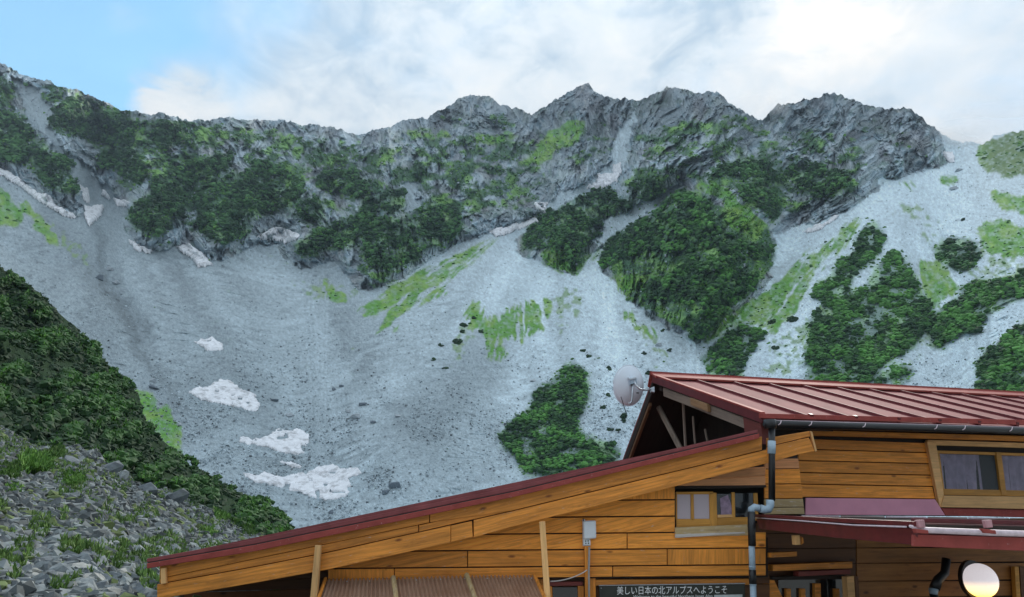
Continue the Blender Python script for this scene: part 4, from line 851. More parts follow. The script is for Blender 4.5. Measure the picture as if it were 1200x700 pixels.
def tube(name, pts, r, m_, parent=None, seg=10, smooth=True, cap=True):
    pts = [Vector(p_) for p_ in pts]; V_ = []; F_ = []; prev = None
    for i, p_ in enumerate(pts):
        t = (pts[min(i+1, len(pts)-1)]-pts[max(i-1, 0)]).normalized(); a = (prev if prev is not None else (Vector((0, 0, 1)) if abs(t.z) < .9 else Vector((1, 0, 0))))
        a = (a-t*a.dot(t)).normalized(); prev = a; b = t.cross(a); rr_ = r[i] if isinstance(r, (list, tuple)) else r
        for k in range(seg): V_.append(p_+(a*math.cos(6.2832*k/seg)+b*math.sin(6.2832*k/seg))*rr_)
    for i in range(len(pts)-1):
        for k in range(seg): F_.append((i*seg+k, i*seg+(k+1) % seg, (i+1)*seg+(k+1) % seg, (i+1)*seg+k))
    if cap: F_ += [tuple(range(seg)), tuple(range((len(pts)-1)*seg, len(pts)*seg))]
    return build(name, V_, F_, m_, parent, (0, 0, 1), smooth=smooth)
def interp(pl_, x):
    return float(np.interp(x, [p_[0] for p_ in pl_], [p_[1] for p_ in pl_]))

WA = vplane(9.0); RK_P = vplane(8.70); MT = vplane(8.62)
hut = root('mountain_hut', (1.5, 9.5, 0), 'wooden mountain hut with orange board walls and red metal roofs', 'hut')
TOPM = [(172,655),(300,632),(600,571),(780,528.5),(888,503.5)]; GRV = [(172,660.5),(300,638.5),(600,577),(780,534),(890,508)]; BOTM = [(172,666.5),(300,646),(600,583),(780,540),(893,513)]
SA = [(185,679),(507,612),(600,592.5)]; SB = [(187,684.5),(300,664),(377,649),(490,624),(600,599),(897,527),(949,512)]; LOWE = [(184,702.5),(300,683),(385,667.5),(553,630.5),(600,617.5),(790,570.5),(899,543),(935,533),(955,529)]
def band(top, bot, xa, xb):
    xs = sorted({xa, xb}|{p_[0] for p_ in top+bot if xa < p_[0] < xb}); return [(x, interp(top, x)) for x in xs]+[(x, interp(bot, x)) for x in reversed(xs)]
def off_l(L_, d_): return [(x, y+d_) for x, y in L_]
# wall boards of the low wing
SEAMS = [548, 567, 586.5, 605.8, 625, 644, 663.7, 677]
JOINTS = {567: [], 586.5: [690], 605.8: [], 625: [560], 644: [735], 663.7: [548, 782], 677: [462, 718]}
for a_, b_ in zip(SEAMS[:-1], SEAMS[1:]):
    for xa, xb in zip([384]+JOINTS[b_], JOINTS[b_]+[898]):
        g_ = .75
        if b_ >= 586 and a_ < 624: xb = min(xb, 791.3)              # stops at the window opening
        xs = np.linspace(xa+.5, xb-.5, 9); top = [(x, max(a_+g_-.009*(x-700), interp(LOWE, x)-9)) for x in xs]; bot = [(x, b_-g_-.009*(x-700)) for x in xs]
        pairs = [(t_, bb_) for t_, bb_ in zip(top, bot) if bb_[1]-t_[1] > .8]
        if len(pairs) < 2: continue
        po = [p_[0] for p_ in pairs]+[p_[1] for p_ in reversed(pairs)]
        if po and len(po) >= 3: slab('wall_board', po, WA, .025, W_OR if a_ > 566 else W_PE, hut, off=random.uniform(0, .006))
slab('wall_core', band(off_l(LOWE, -7), [(384,681),(791,677)], 384, 791), WA, .05, W_BK, hut, off=-.028)
slab('wall_core', [(791,630),(900,630),(900,677),(791,677)], WA, .05, W_BK, hut, off=-.028)
slab('wall_core', [(791,560),(900,535),(900,571.5),(791,571.5)], WA, .05, W_BK, hut, off=-.028)
for (p_, m2) in (([(800,559),(897,548),(897,557.5),(800,562)], W_PE), ([(793,563),(897,558.5),(897,569.5),(793,569.5)], W_PE)): slab('wall_board', p_, WA, .02, m2, hut, off=.012)
# short boards right of the drainpipe
for a_, b_, m2 in ((538,549.5,W_PE),(550.3,567,W_OR),(567.8,584.5,W_OR),(585.3,594.6,W_SL),(595.2,603,W_SL)):
    xr = lambda y: 935+(y-533)*.116
    slab('wall_board', [(896,a_),(xr(a_),a_-(.4)),(xr(b_),b_-.3),(896,b_)], WA, .03, m2, hut, off=random.uniform(.0, .008))
slab('corner_core', [(896,534),(934,533),(942,603),(896,604)], WA, .45, W_BK, hut, off=-.034)
# rake boards
slab('rake_board', band(off_l(BOTM, -1.5), off_l(SA, -.5), 187, 503), RK_P, .035, W_RK, hut, off=.012)
slab('rake_board', band(off_l(BOTM, -1.5), off_l([(503,613),(600,592.5+6.5),(897,527)], -.5), 503.8, 893), RK_P, .035, W_RK, hut, off=.014)
slab('rake_board', band(SA, off_l(SB, -.5), 187, 490), RK_P, .035, W_RK, hut, off=.004)
slab('rake_board', [(491,615.7),(552,602.8),(600,594),(600,598.5),(552,609.3),(491,623.4)], RK_P, .033, W_RK, hut, off=.001)
slab('rake_board', band(off_l(SB, .4), LOWE, 184, 528), RK_P, .04, W_RK, hut, off=.018)
slab('rake_board', [(528.6,616),(553,610.7),(554,629.8),(528.6,635.5)], RK_P, .04, W_RK, hut, off=.022)
slab('rake_board', band(off_l(SB, .4), LOWE, 555, 899), RK_P, .04, W_RK, hut, off=.006)
slab('rake_board', [(899,524.2),(948,513),(955,529),(935,533),(899,543)], RK_P, .04, W_RK, hut, off=.009)
slab('rake_board', [(899,513.5),(948.5,505.3),(949.5,511.6),(899,523.4)], RK_P, .04, W_RK, hut, off=.003)
slab('rake_end', [(949.5,505.5),(952,506),(957.5,529),(955.5,529.5)], RK_P, .05, W_PL, hut, off=.012)
slab('rake_core', band(off_l(BOTM, -3), off_l(LOWE, -2), 188, 890), RK_P, .22, W_BK, hut, off=-.045)
slab('rake_post', [(188,666.5),(193.5,665.5),(194,684),(188.5,685)], RK_P, .05, W_PL, hut, off=.07)
# metal verge and the roof sheet behind it
slab('verge_trim', band(GRV, BOTM, 172, 890), MT, .03, RED2, hut, off=.02)
slab('verge_cap', band(TOPM, off_l(GRV, -1.2), 172, 888), MT, .03, RED, hut, off=-.012)
slab('verge_core', band(off_l(TOPM, .8), off_l(BOTM, -.6), 173, 888), MT, .05, BLACK, hut, off=-.02)
tl = [MT.at(*TOPM[0]), MT.at(888, 503.5)]; bk2 = Vector((0, 4.6, 0)); dn = Vector((0, 0, -.07)); s0 = Vector((0, .04, -.015))
low_roof = build('low_roof', [tl[0]+s0, tl[1]+s0, tl[1]+bk2, tl[0]+bk2, tl[0]+s0+dn, tl[1]+s0+dn, tl[1]+bk2+dn, tl[0]+bk2+dn], [(0,1,2,3),(4,7,6,5),(0,4,5,1),(1,5,6,2),(2,6,7,3),(3,7,4,0)], RED, hut, (1, 0, 0))
for k in range(1, 14):
    a_ = tl[0].lerp(tl[1], k/14.0); tube('standing_seam', [a_+Vector((0, .7, -.012)), a_+bk2+Vector((0, -.05, .005))], .018, RED, low_roof, seg=6)
# recessed wall left of the canopy, body of the low wing
RW = vplane(9.75)
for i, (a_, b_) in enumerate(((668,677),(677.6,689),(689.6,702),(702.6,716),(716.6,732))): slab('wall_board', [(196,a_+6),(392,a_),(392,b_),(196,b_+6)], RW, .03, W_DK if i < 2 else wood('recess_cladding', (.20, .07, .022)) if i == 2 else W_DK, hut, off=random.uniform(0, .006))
def vbox(name, x0, x1, y0, y1, z0, z1, m_, parent, uv=(1, 0, 0), bevel=0.0):
    V_ = [(x, y, z) for x in (x0, x1) for y in (y0, y1) for z in (z0, z1)]; return build(name, V_, [(0,1,3,2),(4,6,7,5),(0,4,5,1),(2,3,7,6),(0,2,6,4),(1,5,7,3)], m_, parent, uv, bevel=bevel)
xl, xr_ = RW.at(196, 690).x, WA.at(900, 650).x
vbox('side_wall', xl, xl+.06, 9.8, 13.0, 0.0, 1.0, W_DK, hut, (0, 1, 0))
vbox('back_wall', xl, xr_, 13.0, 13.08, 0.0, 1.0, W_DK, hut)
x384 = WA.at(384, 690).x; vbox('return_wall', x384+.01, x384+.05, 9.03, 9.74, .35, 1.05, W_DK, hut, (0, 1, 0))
# ---- lower strip of the wall: recess with sign, small window, ledge
LW = vplane(9.16); LB = vplane(9.12)
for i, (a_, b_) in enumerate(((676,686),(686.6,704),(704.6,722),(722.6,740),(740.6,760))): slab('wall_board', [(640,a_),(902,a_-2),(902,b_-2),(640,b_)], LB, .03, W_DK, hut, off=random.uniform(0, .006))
for i, (a_, b_) in enumerate(((677,696),(696.6,714),(714.6,732),(732.6,750))): slab('wall_board', [(384,a_+3),(640,a_),(640,b_),(384,b_+3)], LB, .03, W_OR if i else W_RK, hut, off=random.uniform(0, .006))
slab('lintel', [(690,679.5),(880,678.2),(880,685.4),(690,686.6)], LW, .05, W_RK, hut, off=.10)
slab('frame_stile', [(691,677),(698,677),(698.5,715),(691.5,715)], LW, .05, W_OR, hut, off=.12)
sw_ = slab('window', [(647,688),(677,688),(678,712),(648,712)], LW, .02, GL_D, hut, off=.06)
for q in ([(643,682),(683,681.6),(683,686.6),(643,687.2)], [(677,687),(684,687),(685,713),(678,713)], [(643,687.4),(647,687.4),(648,713),(644,713)]): slab('frame_rail', q, LW, .06, W_RD if q[0][1] == 682 else W_RK, sw_, off=.10)
# ---- low window with four panes
win = slab('window', [(791.5,571),(897,570),(897,617.5),(791.5,617.5)], WA, .03, DARKIN, hut, off=-.22)
for q, m2 in (([(793,579),(809.4,579),(809.8,608.3),(793.5,608.3)], GL_P), ([(812.8,579),(830.8,579),(831.4,608.3),(813.3,608.3)], GL_P), ([(839.5,579),(857.4,579),(857.9,606),(840,606)], GL_D), ([(861,578.5),(883,578),(884,605.5),(861.3,606)], GL_D)):
    slab('pane', q, WA, .006, m2, win, off=-.065, bevel=0)
slab('curtain', [(844,584),(853,580),(858,595),(857,605),(845,605)], WA, .01, simple('faded_lilac_cloth', (.30, .22, .30), .9, var=.5, scale=18.0), win, off=-.058, bevel=0)
for q in ([(792,576.6),(836,576.2),(836,579.3),(792,579.6)], [(791.6,578),(793.6,578),(794,609),(792,609)], [(809.3,578),(813,578),(813.6,610),(809.8,610)], [(831,577.5),(839.8,577.5),(840.8,617.5),(832,617.5)], [(857.3,577),(861.2,577),(861.8,607),(857.8,607)],
          [(792.5,608.5),(832,608),(832.4,617.4),(792.7,618)], [(840.6,606.8),(878,606),(878,615),(840.6,616)], [(883,578),(888,578),(889,610),(884,610)]):
    slab('sash_rail', q, WA, .035, W_YL, win, off=-.05)
slab('pale_ledge', [(841,603.4),(858,603),(858.3,606.2),(841,606.8)], WA, .02, W_PL, win, off=-.04, bevel=0)
slab('sill', [(791,618.3),(876,614.8),(876.5,627.6),(791.6,629.6)], WA, .10, W_SL, win, off=.03)
slab('sill_lip', [(791,626.5),(873,623.4),(873.4,625.4),(824,628.6),(791.6,630.6)], WA, .03, wood('peeling_white_paint', (.66, .60, .55), wear=.7), win, off=.045)
slab('head_shadow_board', [(791,569.8),(898,568.6),(898,571.6),(791,572.8)], WA, .12, W_BK, win, off=.02)
# ================================================================== upper wing on the right, turned 17 degrees
DB = Vector((1, .31, 0)).normalized(); NB = Vector((DB.y, -DB.x, 0))
E0 = vplane(9.0).at(893, 489)                                   # front eave corner
EP = Plane(E0, NB); WB = Plane(E0-NB*.48, NB)                     # eave plane, wall plane
def solve_ridge():
    best = None
    for i in range(400):
        a = 1.5+i*.01; base_ = E0-NB*a; d_ = ray(765, 443)
        # point of the sight line above that ridge foot line
        pl_ = Plane(base_, NB); P_ = pl_.at(765, 443); s_ = abs((P_-E0).dot(DB))
        if best is None or s_ < best[0]: best = (s_, a, P_)
    return best[1], best[2]
ridge_run, RG = solve_ridge(); LEN = 9.0
RG = RG-DB*((RG-E0).dot(DB)); SD = (E0-RG); slope_n = DB.cross(SD).normalized(); slope_n = slope_n if slope_n.z > 0 else -slope_n
th = slope_n*-.05
def quadbox(name, a, b, c, d_, tvec, m_, parent, uv): return build(name, [a, b, c, d_, a+tvec, b+tvec, c+tvec, d_+tvec], [(0,1,2,3),(7,6,5,4),(0,4,5,1),(1,5,6,2),(2,6,7,3),(3,7,4,0)], m_, parent, uv)
uroof = quadbox('upper_roof', RG, RG+DB*LEN, E0+DB*LEN, E0, th, RED, hut, SD)
PITCH_S = (EP.at(1050, 494)-EP.at(1000, 492.5)).length; SEAM0 = (EP.at(950, 491)-E0).dot(DB); SEAMR = simple('seam_shade_red', (.17, .04, .045), .7, var=.25, scale=6.0, spec=.2)  # darker seam red stands for the shadow side of the seams
for k in range(0, 15):
    b_ = E0+DB*(.02 if k == 0 else SEAM0+(k-1)*PITCH_S); a_ = b_-SD; w2 = DB*(.016); h2 = slope_n*.036
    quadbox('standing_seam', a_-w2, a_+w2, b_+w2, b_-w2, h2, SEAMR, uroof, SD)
    if k: quadbox('seam_end', b_-w2*1.5-SD.normalized()*.03+slope_n*.002, b_+w2*1.5-SD.normalized()*.03+slope_n*.002, b_+w2*1.5+SD.normalized()*.02+slope_n*.002, b_-w2*1.5+SD.normalized()*.02+slope_n*.002, slope_n*.06, MARO, uroof, SD)
# ridge cap, back slope
BS = Vector(-NB*1.0)+Vector((0, 0, -.93)); BS *= 2.2; up_n = Vector((0, 0, 1))
quadbox('ridge_cap', RG-DB*.03+SD.normalized()*.16+slope_n*.05, RG+DB*LEN+SD.normalized()*.16+slope_n*.05, RG+DB*LEN-SD.normalized()*.05+slope_n*.085, RG-DB*.03-SD.normalized()*.05+slope_n*.085, slope_n*-.03, RED2, uroof, DB)
quadbox('ridge_cap', RG-DB*.04-SD.normalized()*.03+slope_n*.10, RG+DB*LEN-SD.normalized()*.03+slope_n*.10, RG+DB*LEN+BS*.05, RG-DB*.04+BS*.05, Vector((0, 0, -.03)), RED2, uroof, DB)
bn = DB.cross(BS).normalized(); bn = bn if bn.z > 0 else -bn
quadbox('back_roof', RG, RG+DB*LEN, RG+DB*LEN+BS, RG+BS, bn*-.05, RED, hut, BS)
quadbox('sheathing', RG+slope_n*-.052, RG+DB*LEN+slope_n*-.052, E0-SD*.02+DB*LEN+slope_n*-.052, E0-SD*.02+slope_n*-.052, slope_n*-.03, W_BK, hut, SD)
quadbox('sheathing', RG+bn*-.052, RG+DB*LEN+bn*-.052, RG+DB*LEN+BS*.98+bn*-.052, RG+BS*.98+bn*-.052, bn*-.03, W_BK, hut, BS)
# verge trims along the open gable
GN = -DB
def gslab(name, a, b, drop0, drop1, thick, m_, offx, parent=hut):
    z0, z1 = Vector((0, 0, -drop0)), Vector((0, 0, -drop1)); o_ = GN*offx
    return build(name, [a+z0+o_, b+z0+o_, b+z1+o_, a+z1+o_, a+z0+o_-GN*thick, b+z0+o_-GN*thick, b+z1+o_-GN*thick, a+z1+o_-GN*thick], [(0,1,2,3),(7,6,5,4),(0,4,5,1),(1,5,6,2),(2,6,7,3),(3,7,4,0)], m_, parent, (b-a), bevel=.003)
gslab('verge_trim', RG, E0, -.04, .075, .03, MARO, .012)
gslab('verge_cap', RG+Vector((0, 0, .052)), E0+Vector((0, 0, .052)), -.012, .012, .07, RED2, .018)
gslab('gable_rafter', RG+SD*.10, E0-SD*.14, .10, .235, .06, W_GR, -.02)
gslab('rafter_splice', RG+SD*.42, RG+SD*.58, .085, .19, .05, wood('brown_splice_timber', (.30, .17, .08)), .035)
gslab('back_rafter', RG, RG+BS*.98, .05, .20, .07, W_BK, .01); gslab('back_rafter_edge', RG+BS*.08, RG+BS*.98, .20, .25, .05, wood('brown_edge_timber', (.16, .09, .045)), .0)
gslab('eave_block', E0-SD*.15, E0-SD*.02, .08, .34, .10, W_RD, -.01)
ga = RG-DB*-1.1; # gable wall stands 1.1 m inside the verge
gw = [ga+Vector((0, 0, -.10)), ga+SD*.80+Vector((0, 0, -.10)), ga+SD*.80+Vector((0, 0, -1.4)), ga+BS+Vector((0, 0, -1.2)), ga+BS+Vector((0, 0, -.1))]
build('gable_wall', gw+[p_+DB*.06 for p_ in gw], [(0,1,2,3,4),(9,8,7,6,5)]+[(i, (i+1) % 5, (i+1) % 5+5, i+5) for i in range(5)], W_BK, hut, (0, 0, 1))
for k in range(12):
    f_ = k/12.0; p_ = ga+SD*(f_*.78+.01)-DB*.03; top_z = p_.z-.14; build('gable_plank', [p_+Vector((0, 0, -.14)), p_+SD.normalized()*.19+Vector((0, 0, -.20)), Vector((p_.x, p_.y, .9))+SD.normalized()*.19, Vector((p_.x, p_.y, .9))]+[q+DB*.025 for q in (p_+Vector((0, 0, -.14)), p_+SD.normalized()*.19+Vector((0, 0, -.20)), Vector((p_.x, p_.y, .9))+SD.normalized()*.19, Vector((p_.x, p_.y, .9)))], [(0,1,2,3),(7,6,5,4),(0,4,5,1),(1,5,6,2),(2,6,7,3),(3,7,4,0)], W_BK, hut, (0, 0, 1))
gp = Plane(RG-DB*-.25, GN)
def gtube(name, a, b, r, m_, pl_=gp, seg=6): return tube(name, [pl_.at(*a), pl_.at(*b)], r, m_, hut, seg=seg, smooth=False)
gtube('gable_strut', (768,470), (799,529), .045, W_GR); gtube('gable_stud', (800.5,471), (803.5,523), .022, W_GR); gtube('gable_stud', (812,488), (814.5,520), .016, W_GR); gtube('gable_stud', (826,503), (829,517), .016, W_GR)
gtube('ridge_block', (765,461), (772,472), .09, W_BK)
# purlins seen under the gable overhang
for f_ in (.05, .5, .93): a_ = RG+SD*f_+Vector((0, 0, -.17)); quadbox('purlin', a_-DB*-.03, a_+DB*1.1, a_+DB*1.1+SD.normalized()*.09, a_-DB*-.03+SD.normalized()*.09, Vector((0, 0, .10)), W_BK, hut, DB)
# eave fascia, gutter and brackets
def eslab(name, poly, m_, pl_=EP, off=0.0, thick=.03, parent=hut, bevel=.003): return slab(name, poly, pl_, thick, m_, parent, off, bevel, uv=DB)
eslab('eave_trim', [(890.5,484.6),(1290,494.5),(1290,500.4),(891,490.2)], RED2, off=.03)
gt = [EP.at(x, 492.6+(x-893)*.0275, .05) for x in (896, 1000, 1100, 1200, 1290)]
tube('gutter_rim', gt, .007, TRIM, hut, seg=6); tube('gutter', [p_+Vector((0, 0, -.045)) for p_ in gt], .048, BLACK, hut, seg=10)  # gutter black: shade of its underside put into the colour
for x in (915, 951, 1014, 1098, 1131, 1186): y = 493.5+(x-893)*.0275; tube('gutter_bracket', [EP.at(x-3, y+4, .10), EP.at(x-.5, y+2.5, .10), EP.at(x+.5, y-1, .08)], .006, TRIM, hut, seg=5)
soff = quadbox('soffit', EP.at(893, 494)-NB*.02, EP.at(893, 494)+DB*LEN-NB*.02, WB.at(945, 500)+DB*(LEN-.9), WB.at(945, 500)-DB*.4, Vector((0, 0, .03)), W_BK, hut, DB)
# wall of the upper wing
def wslab(name, poly, m_, off=0.0, thick=.025, parent=hut, bevel=.004): return slab(name, poly, WB, thick, m_, parent, off, bevel, uv=DB)
wslab('top_plate', [(952,504.3),(1290,513.5),(1290,519.5),(952,510.3)], W_RK, off=.10, thick=.06)
UB = [(514,.034),(526.5,.029),(540,.024),(554,.0205),(567.5,.0185),(583,.0135)]
for (ya, ka), (yb2, kb) in zip(UB[:-1], UB[1:]):
    q = lambda x, y0, k_: (x, y0+(x-941)*k_)
    wslab('wall_board', [q(936,ya+.5,ka), q(1093,ya+.5,ka), q(1096,yb2-.5,kb), q(936,yb2-.5,kb)], W_OR, off=random.uniform(0, .006))
wslab('wall_core', [(934,500),(1300,512),(1300,606),(938,604)], W_BK, off=-.028, thick=.06)
uw = wslab('window', [(1096,524),(1300,530),(1300,590),(1106,588)], DARKIN, off=-.12, thick=.004, bevel=0)
wslab('casing', [(1086.5,517.5),(1097,518),(1108.5,593.5),(1101.5,594.5)], W_PL, off=.05, thick=.05, parent=uw)
wslab('casing', [(1087,515.6),(1300,522.4),(1300,528),(1090,521.6)], W_PL, off=.045, thick=.05, parent=uw)
wslab('sash_rail', [(1098,528),(1300,534.4),(1300,537.4),(1098.6,531.4)], W_YL, off=.03, thick=.04, parent=uw)
wslab('sash_rail', [(1106,573),(1174,574.4),(1300,577),(1300,583.6),(1107,580.2)], W_YL, off=.034, thick=.04, parent=uw)
wslab('sash_stile', [(1167.5,530),(1173.5,530.2),(1180,580.6),(1174,580.4)], W_YL, off=.045, thick=.04, parent=uw)
wslab('sash_stile', [(1097.5,529),(1101,529),(1107.5,578),(1104,578)], W_YL, off=.03, thick=.04, parent=uw)
wslab('sill', [(1106.5,580.8),(1300,583.6),(1300,599),(1103,594.6)], W_PL, off=.065, thick=.09, parent=uw)
GLC = glass('clear_window_glass', (.05, .055, .06), .05)
_m, _t, _b = mat('window_pane_glass'); _b.inputs['Alpha'].default_value = .10; _b.inputs['Base Color'].default_value = (.25, .3, .33, 1); _b.inputs['Roughness'].default_value = .05
for q in ([(1101,531.6),(1168,533),(1174,574.4),(1106,573)], [(1173.8,533),(1300,536),(1300,577.4),(1179,574.6)]): wslab('pane', q, _m, off=.012, thick=.004, parent=uw, bevel=0)
# gathered curtains: real folds
CUR = simple('grey_lilac_curtain', (.30, .25, .34), .9, var=.3, scale=7.0)
def curtain(xa, xb, yt, yb_, nf, amp, seed):
    r_ = random.Random(seed); V_ = []; F_ = []; nx, nz = nf*8, 8
    for j in range(nz+1):
        for i in range(nx+1):
            u = i/nx; v = j/nz; p_ = WB.at(xa+(xb-xa)*u+v*5, yt+(yb_-yt)*v); ph = u*nf*6.283+1.3*math.sin(u*9+seed)
            V_.append(p_+NB*(-.012+amp*.5*math.sin(ph)*(.55+.45*v)+.006*math.sin(ph*2.3+v*2)))
    for j in range(nz):
        for i in range(nx): a = j*(nx+1)+i; F_.append((a, a+1, a+nx+2, a+nx+1))
    return build('curtain', V_, F_, CUR, uw, (0, 0, 1), smooth=True)
curtain(1099, 1148, 531, 574, 4, .034, 1); curtain(1172, 1230, 533, 576, 5, .034, 4)
# pink flashing at the wall foot and the edges of the porch roof under it
wslab('flashing', [(944.5,583.6),(1096,585.3),(1108,604.2),(944,603.4)], PINK, off=.05, thick=.02)
wslab('flashing', [(1103,595.2),(1300,599.8),(1300,608.8),(1108.5,604.4)], RED2, off=.042, thick=.02)
A1 = vplane(8.80).at(887, 603); A2 = vplane(5.45).at(1071, 612); SDv = Vector((A2.x-A1.x, A2.y-A1.y, 0)).normalized(); SN = Vector((SDv.y, -SDv.x, 0)); SN = SN if SN.x < 0 else -SN
PS = Plane(A1, SN); FP = Plane(PS.at(1071, 626), NB)
def pslab(name, poly, m_, off=0.0, thick=.03, pl_=PS, uv=None): return slab(name, poly, pl_, thick, m_, hut, off, .003, uv=uv or SDv)
pslab('porch_fascia', [(886,608.4),(1000,616.5),(1071,619),(1071,638.8),(980,630.5),(890,620)], MARO, off=.0)
pslab('porch_edge', [(884,602.8),(1000,608.2),(1071,611.4),(1071,617.6),(1000,613.6),(884,606)], MARO, off=.02)
tube('gutter_rim', [PS.at(883.5, 607, .04), PS.at(940, 610.8, .04), PS.at(1000, 615.6, .04), PS.at(1062, 617.6, .04)], .006, TRIM, hut, seg=6)
for i, (xa, xb) in enumerate(((940,985),(986,1038),(1039,1087),(1088,1135),(1136,1184),(1185,1260))): pslab('flashing_strip', [(xa,603.6+(xa-940)*.014),(xb-1,603.6+(xb-940)*.014),(xb-1,605.6+(xb-940)*.014),(xa,605.6+(xa-940)*.014)], TRIM if i % 2 == 0 else wood('chalky_strip', (.45, .36, .33), wear=.5), off=.07+.003*(i % 2), thick=.02, pl_=WB, uv=DB)
pslab('porch_edge', [(1071,607),(1290,612.5),(1290,618),(1071,612.6)], MARO, off=-.06, pl_=FP, uv=DB)
pslab('porch_fascia', [(1071.5,626.5),(1290,633),(1290,649.5),(1071.5,640.4)], RED2, off=.0, pl_=FP, uv=DB)
pslab('porch_fascia_core', [(1071.5,613),(1290,618),(1290,640),(1071.5,634)], MARO, off=-.045, pl_=FP, uv=DB)
tube('porch_gutter', [FP.at(1066, 616.8, .03), FP.at(1086, 621.4, .05), FP.at(1160, 624.4, .05), FP.at(1290, 628.4, .05)], [.010, .020, .022, .022], TRIM, hut, seg=10)
for x in (1080, 1159): pslab('gutter_bracket', [(x-5,609.6),(x+3.5,609.2),(x+5,618.2),(x-2.5,618.8)], wood('pink_painted_bracket', (.50, .26, .28), wear=.4), off=.075, pl_=FP, uv=(0, 0, 1)); pslab('bracket_foot', [(x-8,619.5),(x+8,621.6),(x+9,626),(x-6,624.6)], RED2, off=.085, pl_=FP, uv=DB)
# porch roof deck and its underside
pw = WB.at(940, 604.2); pw2 = WB.at(1290, 609.5)+NB*.03; c1 = Vector((A2.x, A2.y, A2.z)); deck = [Vector((A1.x, A1.y, A1.z-.02)), pw+NB*.03, pw2, FP.at(1290, 617), FP.at(1071, 612.5)]
deck = [Vector(p_)+Vector((0, 0, -.012)) for p_ in deck]
build('porch_roof', deck+[p_+Vector((0, 0, -.04)) for p_ in deck], [(0,1,2,3,4),(9,8,7,6,5)]+[(i, (i+1) % 5, (i+1) % 5+5, i+5) for i in range(5)], W_BK, hut, DB)
for k in range(5):
    a_ = Vector((A1.x+.16, A1.y-.3-k*.5, 1.52-k*.012)); quadbox('porch_joist', a_, a_+DB*6, a_+DB*6+Vector((0, .06, 0)), a_+Vector((0, .06, 0)), Vector((0, 0, .09)), W_DK, hut, DB)
slab('joist_end', [(931.5,627.5),(937.5,627.2),(938.4,638.6),(932.5,638.9)], vplane(7.9), .10, W_PL, hut)
slab('joist_end', [(938.6,628.5),(941.5,630.5),(942.5,636.4),(938.8,638.6)], vplane(7.95), .20, W_RK, hut)
# wall under the porch
PW = Plane(vplane(9.25).at(905, 660), NB)
def uslab(name, poly, m_, off=0.0, thick=.03, parent=hut, pl_=PW): return slab(name, poly, pl_, thick, m_, parent, off, .003, uv=DB)
PB = wood('porch_shaded_cladding', (.30, .125, .030), dark=.6)  # orange cladding darkened in its colour for the dim light under the porch
for i, (a_, b_) in enumerate(((612,624),(624.6,642),(642.6,660),(660.6,681),(681.6,700),(700.6,720),(720.6,742))):
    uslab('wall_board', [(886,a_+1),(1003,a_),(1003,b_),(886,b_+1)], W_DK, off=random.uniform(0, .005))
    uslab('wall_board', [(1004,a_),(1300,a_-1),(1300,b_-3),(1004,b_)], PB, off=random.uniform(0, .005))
slab('wall_core', [(886,610),(1300,613),(1300,760),(886,760)], PW, .06, W_BK, hut, off=-.034)
uslab('ledge_board', [(904,648),(934,646.5),(934,652),(904,653.5)], W_RK, off=.25, thick=.1)
uslab('door_beam', [(906,662),(999,658.4),(999,666),(906,669.5)], W_RK, off=.16, thick=.12)
uslab('door_beam', [(936,670),(997,667.4),(997,672.8),(936,675.6)], W_RD, off=.20, thick=.10)
uslab('door_lintel_shade', [(905,676),(990,674),(990,679),(905,680)], W_BK, off=.12, thick=.12)
dw = uslab('window', [(912,679),(990,677),(990,745),(912,745)], GL_D, off=.02, thick=.01)
for q, m2 in (([(896,677),(906,677),(918,702),(922,745),(898,745)], W_OR), ([(922,690),(927,690),(928,745),(923,745)], W_RK), ([(939,690),(944,690),(945,745),(940,745)], W_RK), ([(955,684),(962,684),(963,745),(956,745)], W_RK), ([(979,690),(984,690),(985,745),(980,745)], W_RK)): uslab('frame_stile', q, m2, off=.07, thick=.05, parent=dw)
uslab('porch_post', [(992.5,676),(1001,675),(1006,760),(997,760)], W_PL, off=.30, thick=.09)
uslab('porch_post_side', [(1001.5,675),(1006,676),(1011,760),(1006.5,760)], W_DK, off=.26, thick=.09)
uslab('door_frame', [(1189,664),(1194,664),(1200,760),(1195,760)], W_YL, off=.08, thick=.06); uslab('door_frame', [(1195,664),(1202,664),(1210,760),(1201,760)], W_DK, off=.05, thick=.05)
# ================================================================== fittings
sg = root('welcome_sign', tuple(LW.at(790, 712)), 'dark signboard with white Japanese welcome lettering on the hut wall', 'sign')
slab('panel', [(702,687.2),(873,684.8),(873.5,716),(702.5,717)], LW, .02, simple('dark_sign_panel', (.030, .032, .024), .5, var=.2, scale=6.0, dirt=((.12, .12, .10), 14.0, .6, .4)), sg, off=.13)
slab('edge_strip', [(701.4,685.9),(873.6,683.4),(873.6,684.6),(701.4,687.0)], LW, .025, STEEL, sg, off=.135)
def lettering(body, x0, x1, yc, m_, name, parent, pl_, off, bold=.0, hpx=None, yslope=0.0):
    cu = bpy.data.curves.new(name, 'FONT'); cu.body = body; cu.size = 1.0; cu.offset = bold; cu.extrude = .0
    o = bpy.data.objects.new(name, cu); scene.collection.objects.link(o); dg = bpy.context.evaluated_depsgraph_get(); me = bpy.data.meshes.new_from_object(o.evaluated_get(dg)); bpy.data.objects.remove(o)
    co = np.array([v.co[:] for v in me.vertices]); a, b = co.min(0), co.max(0); w_ = (x1-x0)/(b[0]-a[0])
    h_ = w_ if hpx is None else hpx/(b[1]-a[1])
    for v in me.vertices:
        px_ = x0+(v.co.x-a[0])*w_; py_ = yc-(v.co.y-(a[1]+b[1])/2)*h_+(px_-x0)*yslope; v.co = pl_.at(px_, py_, off)
    me.materials.append(m_); return adopt(link(bpy.data.objects.new(name, me)), parent)
LET = simple('white_lettering', (.82, .82, .80), .5, var=.03, scale=9.0)
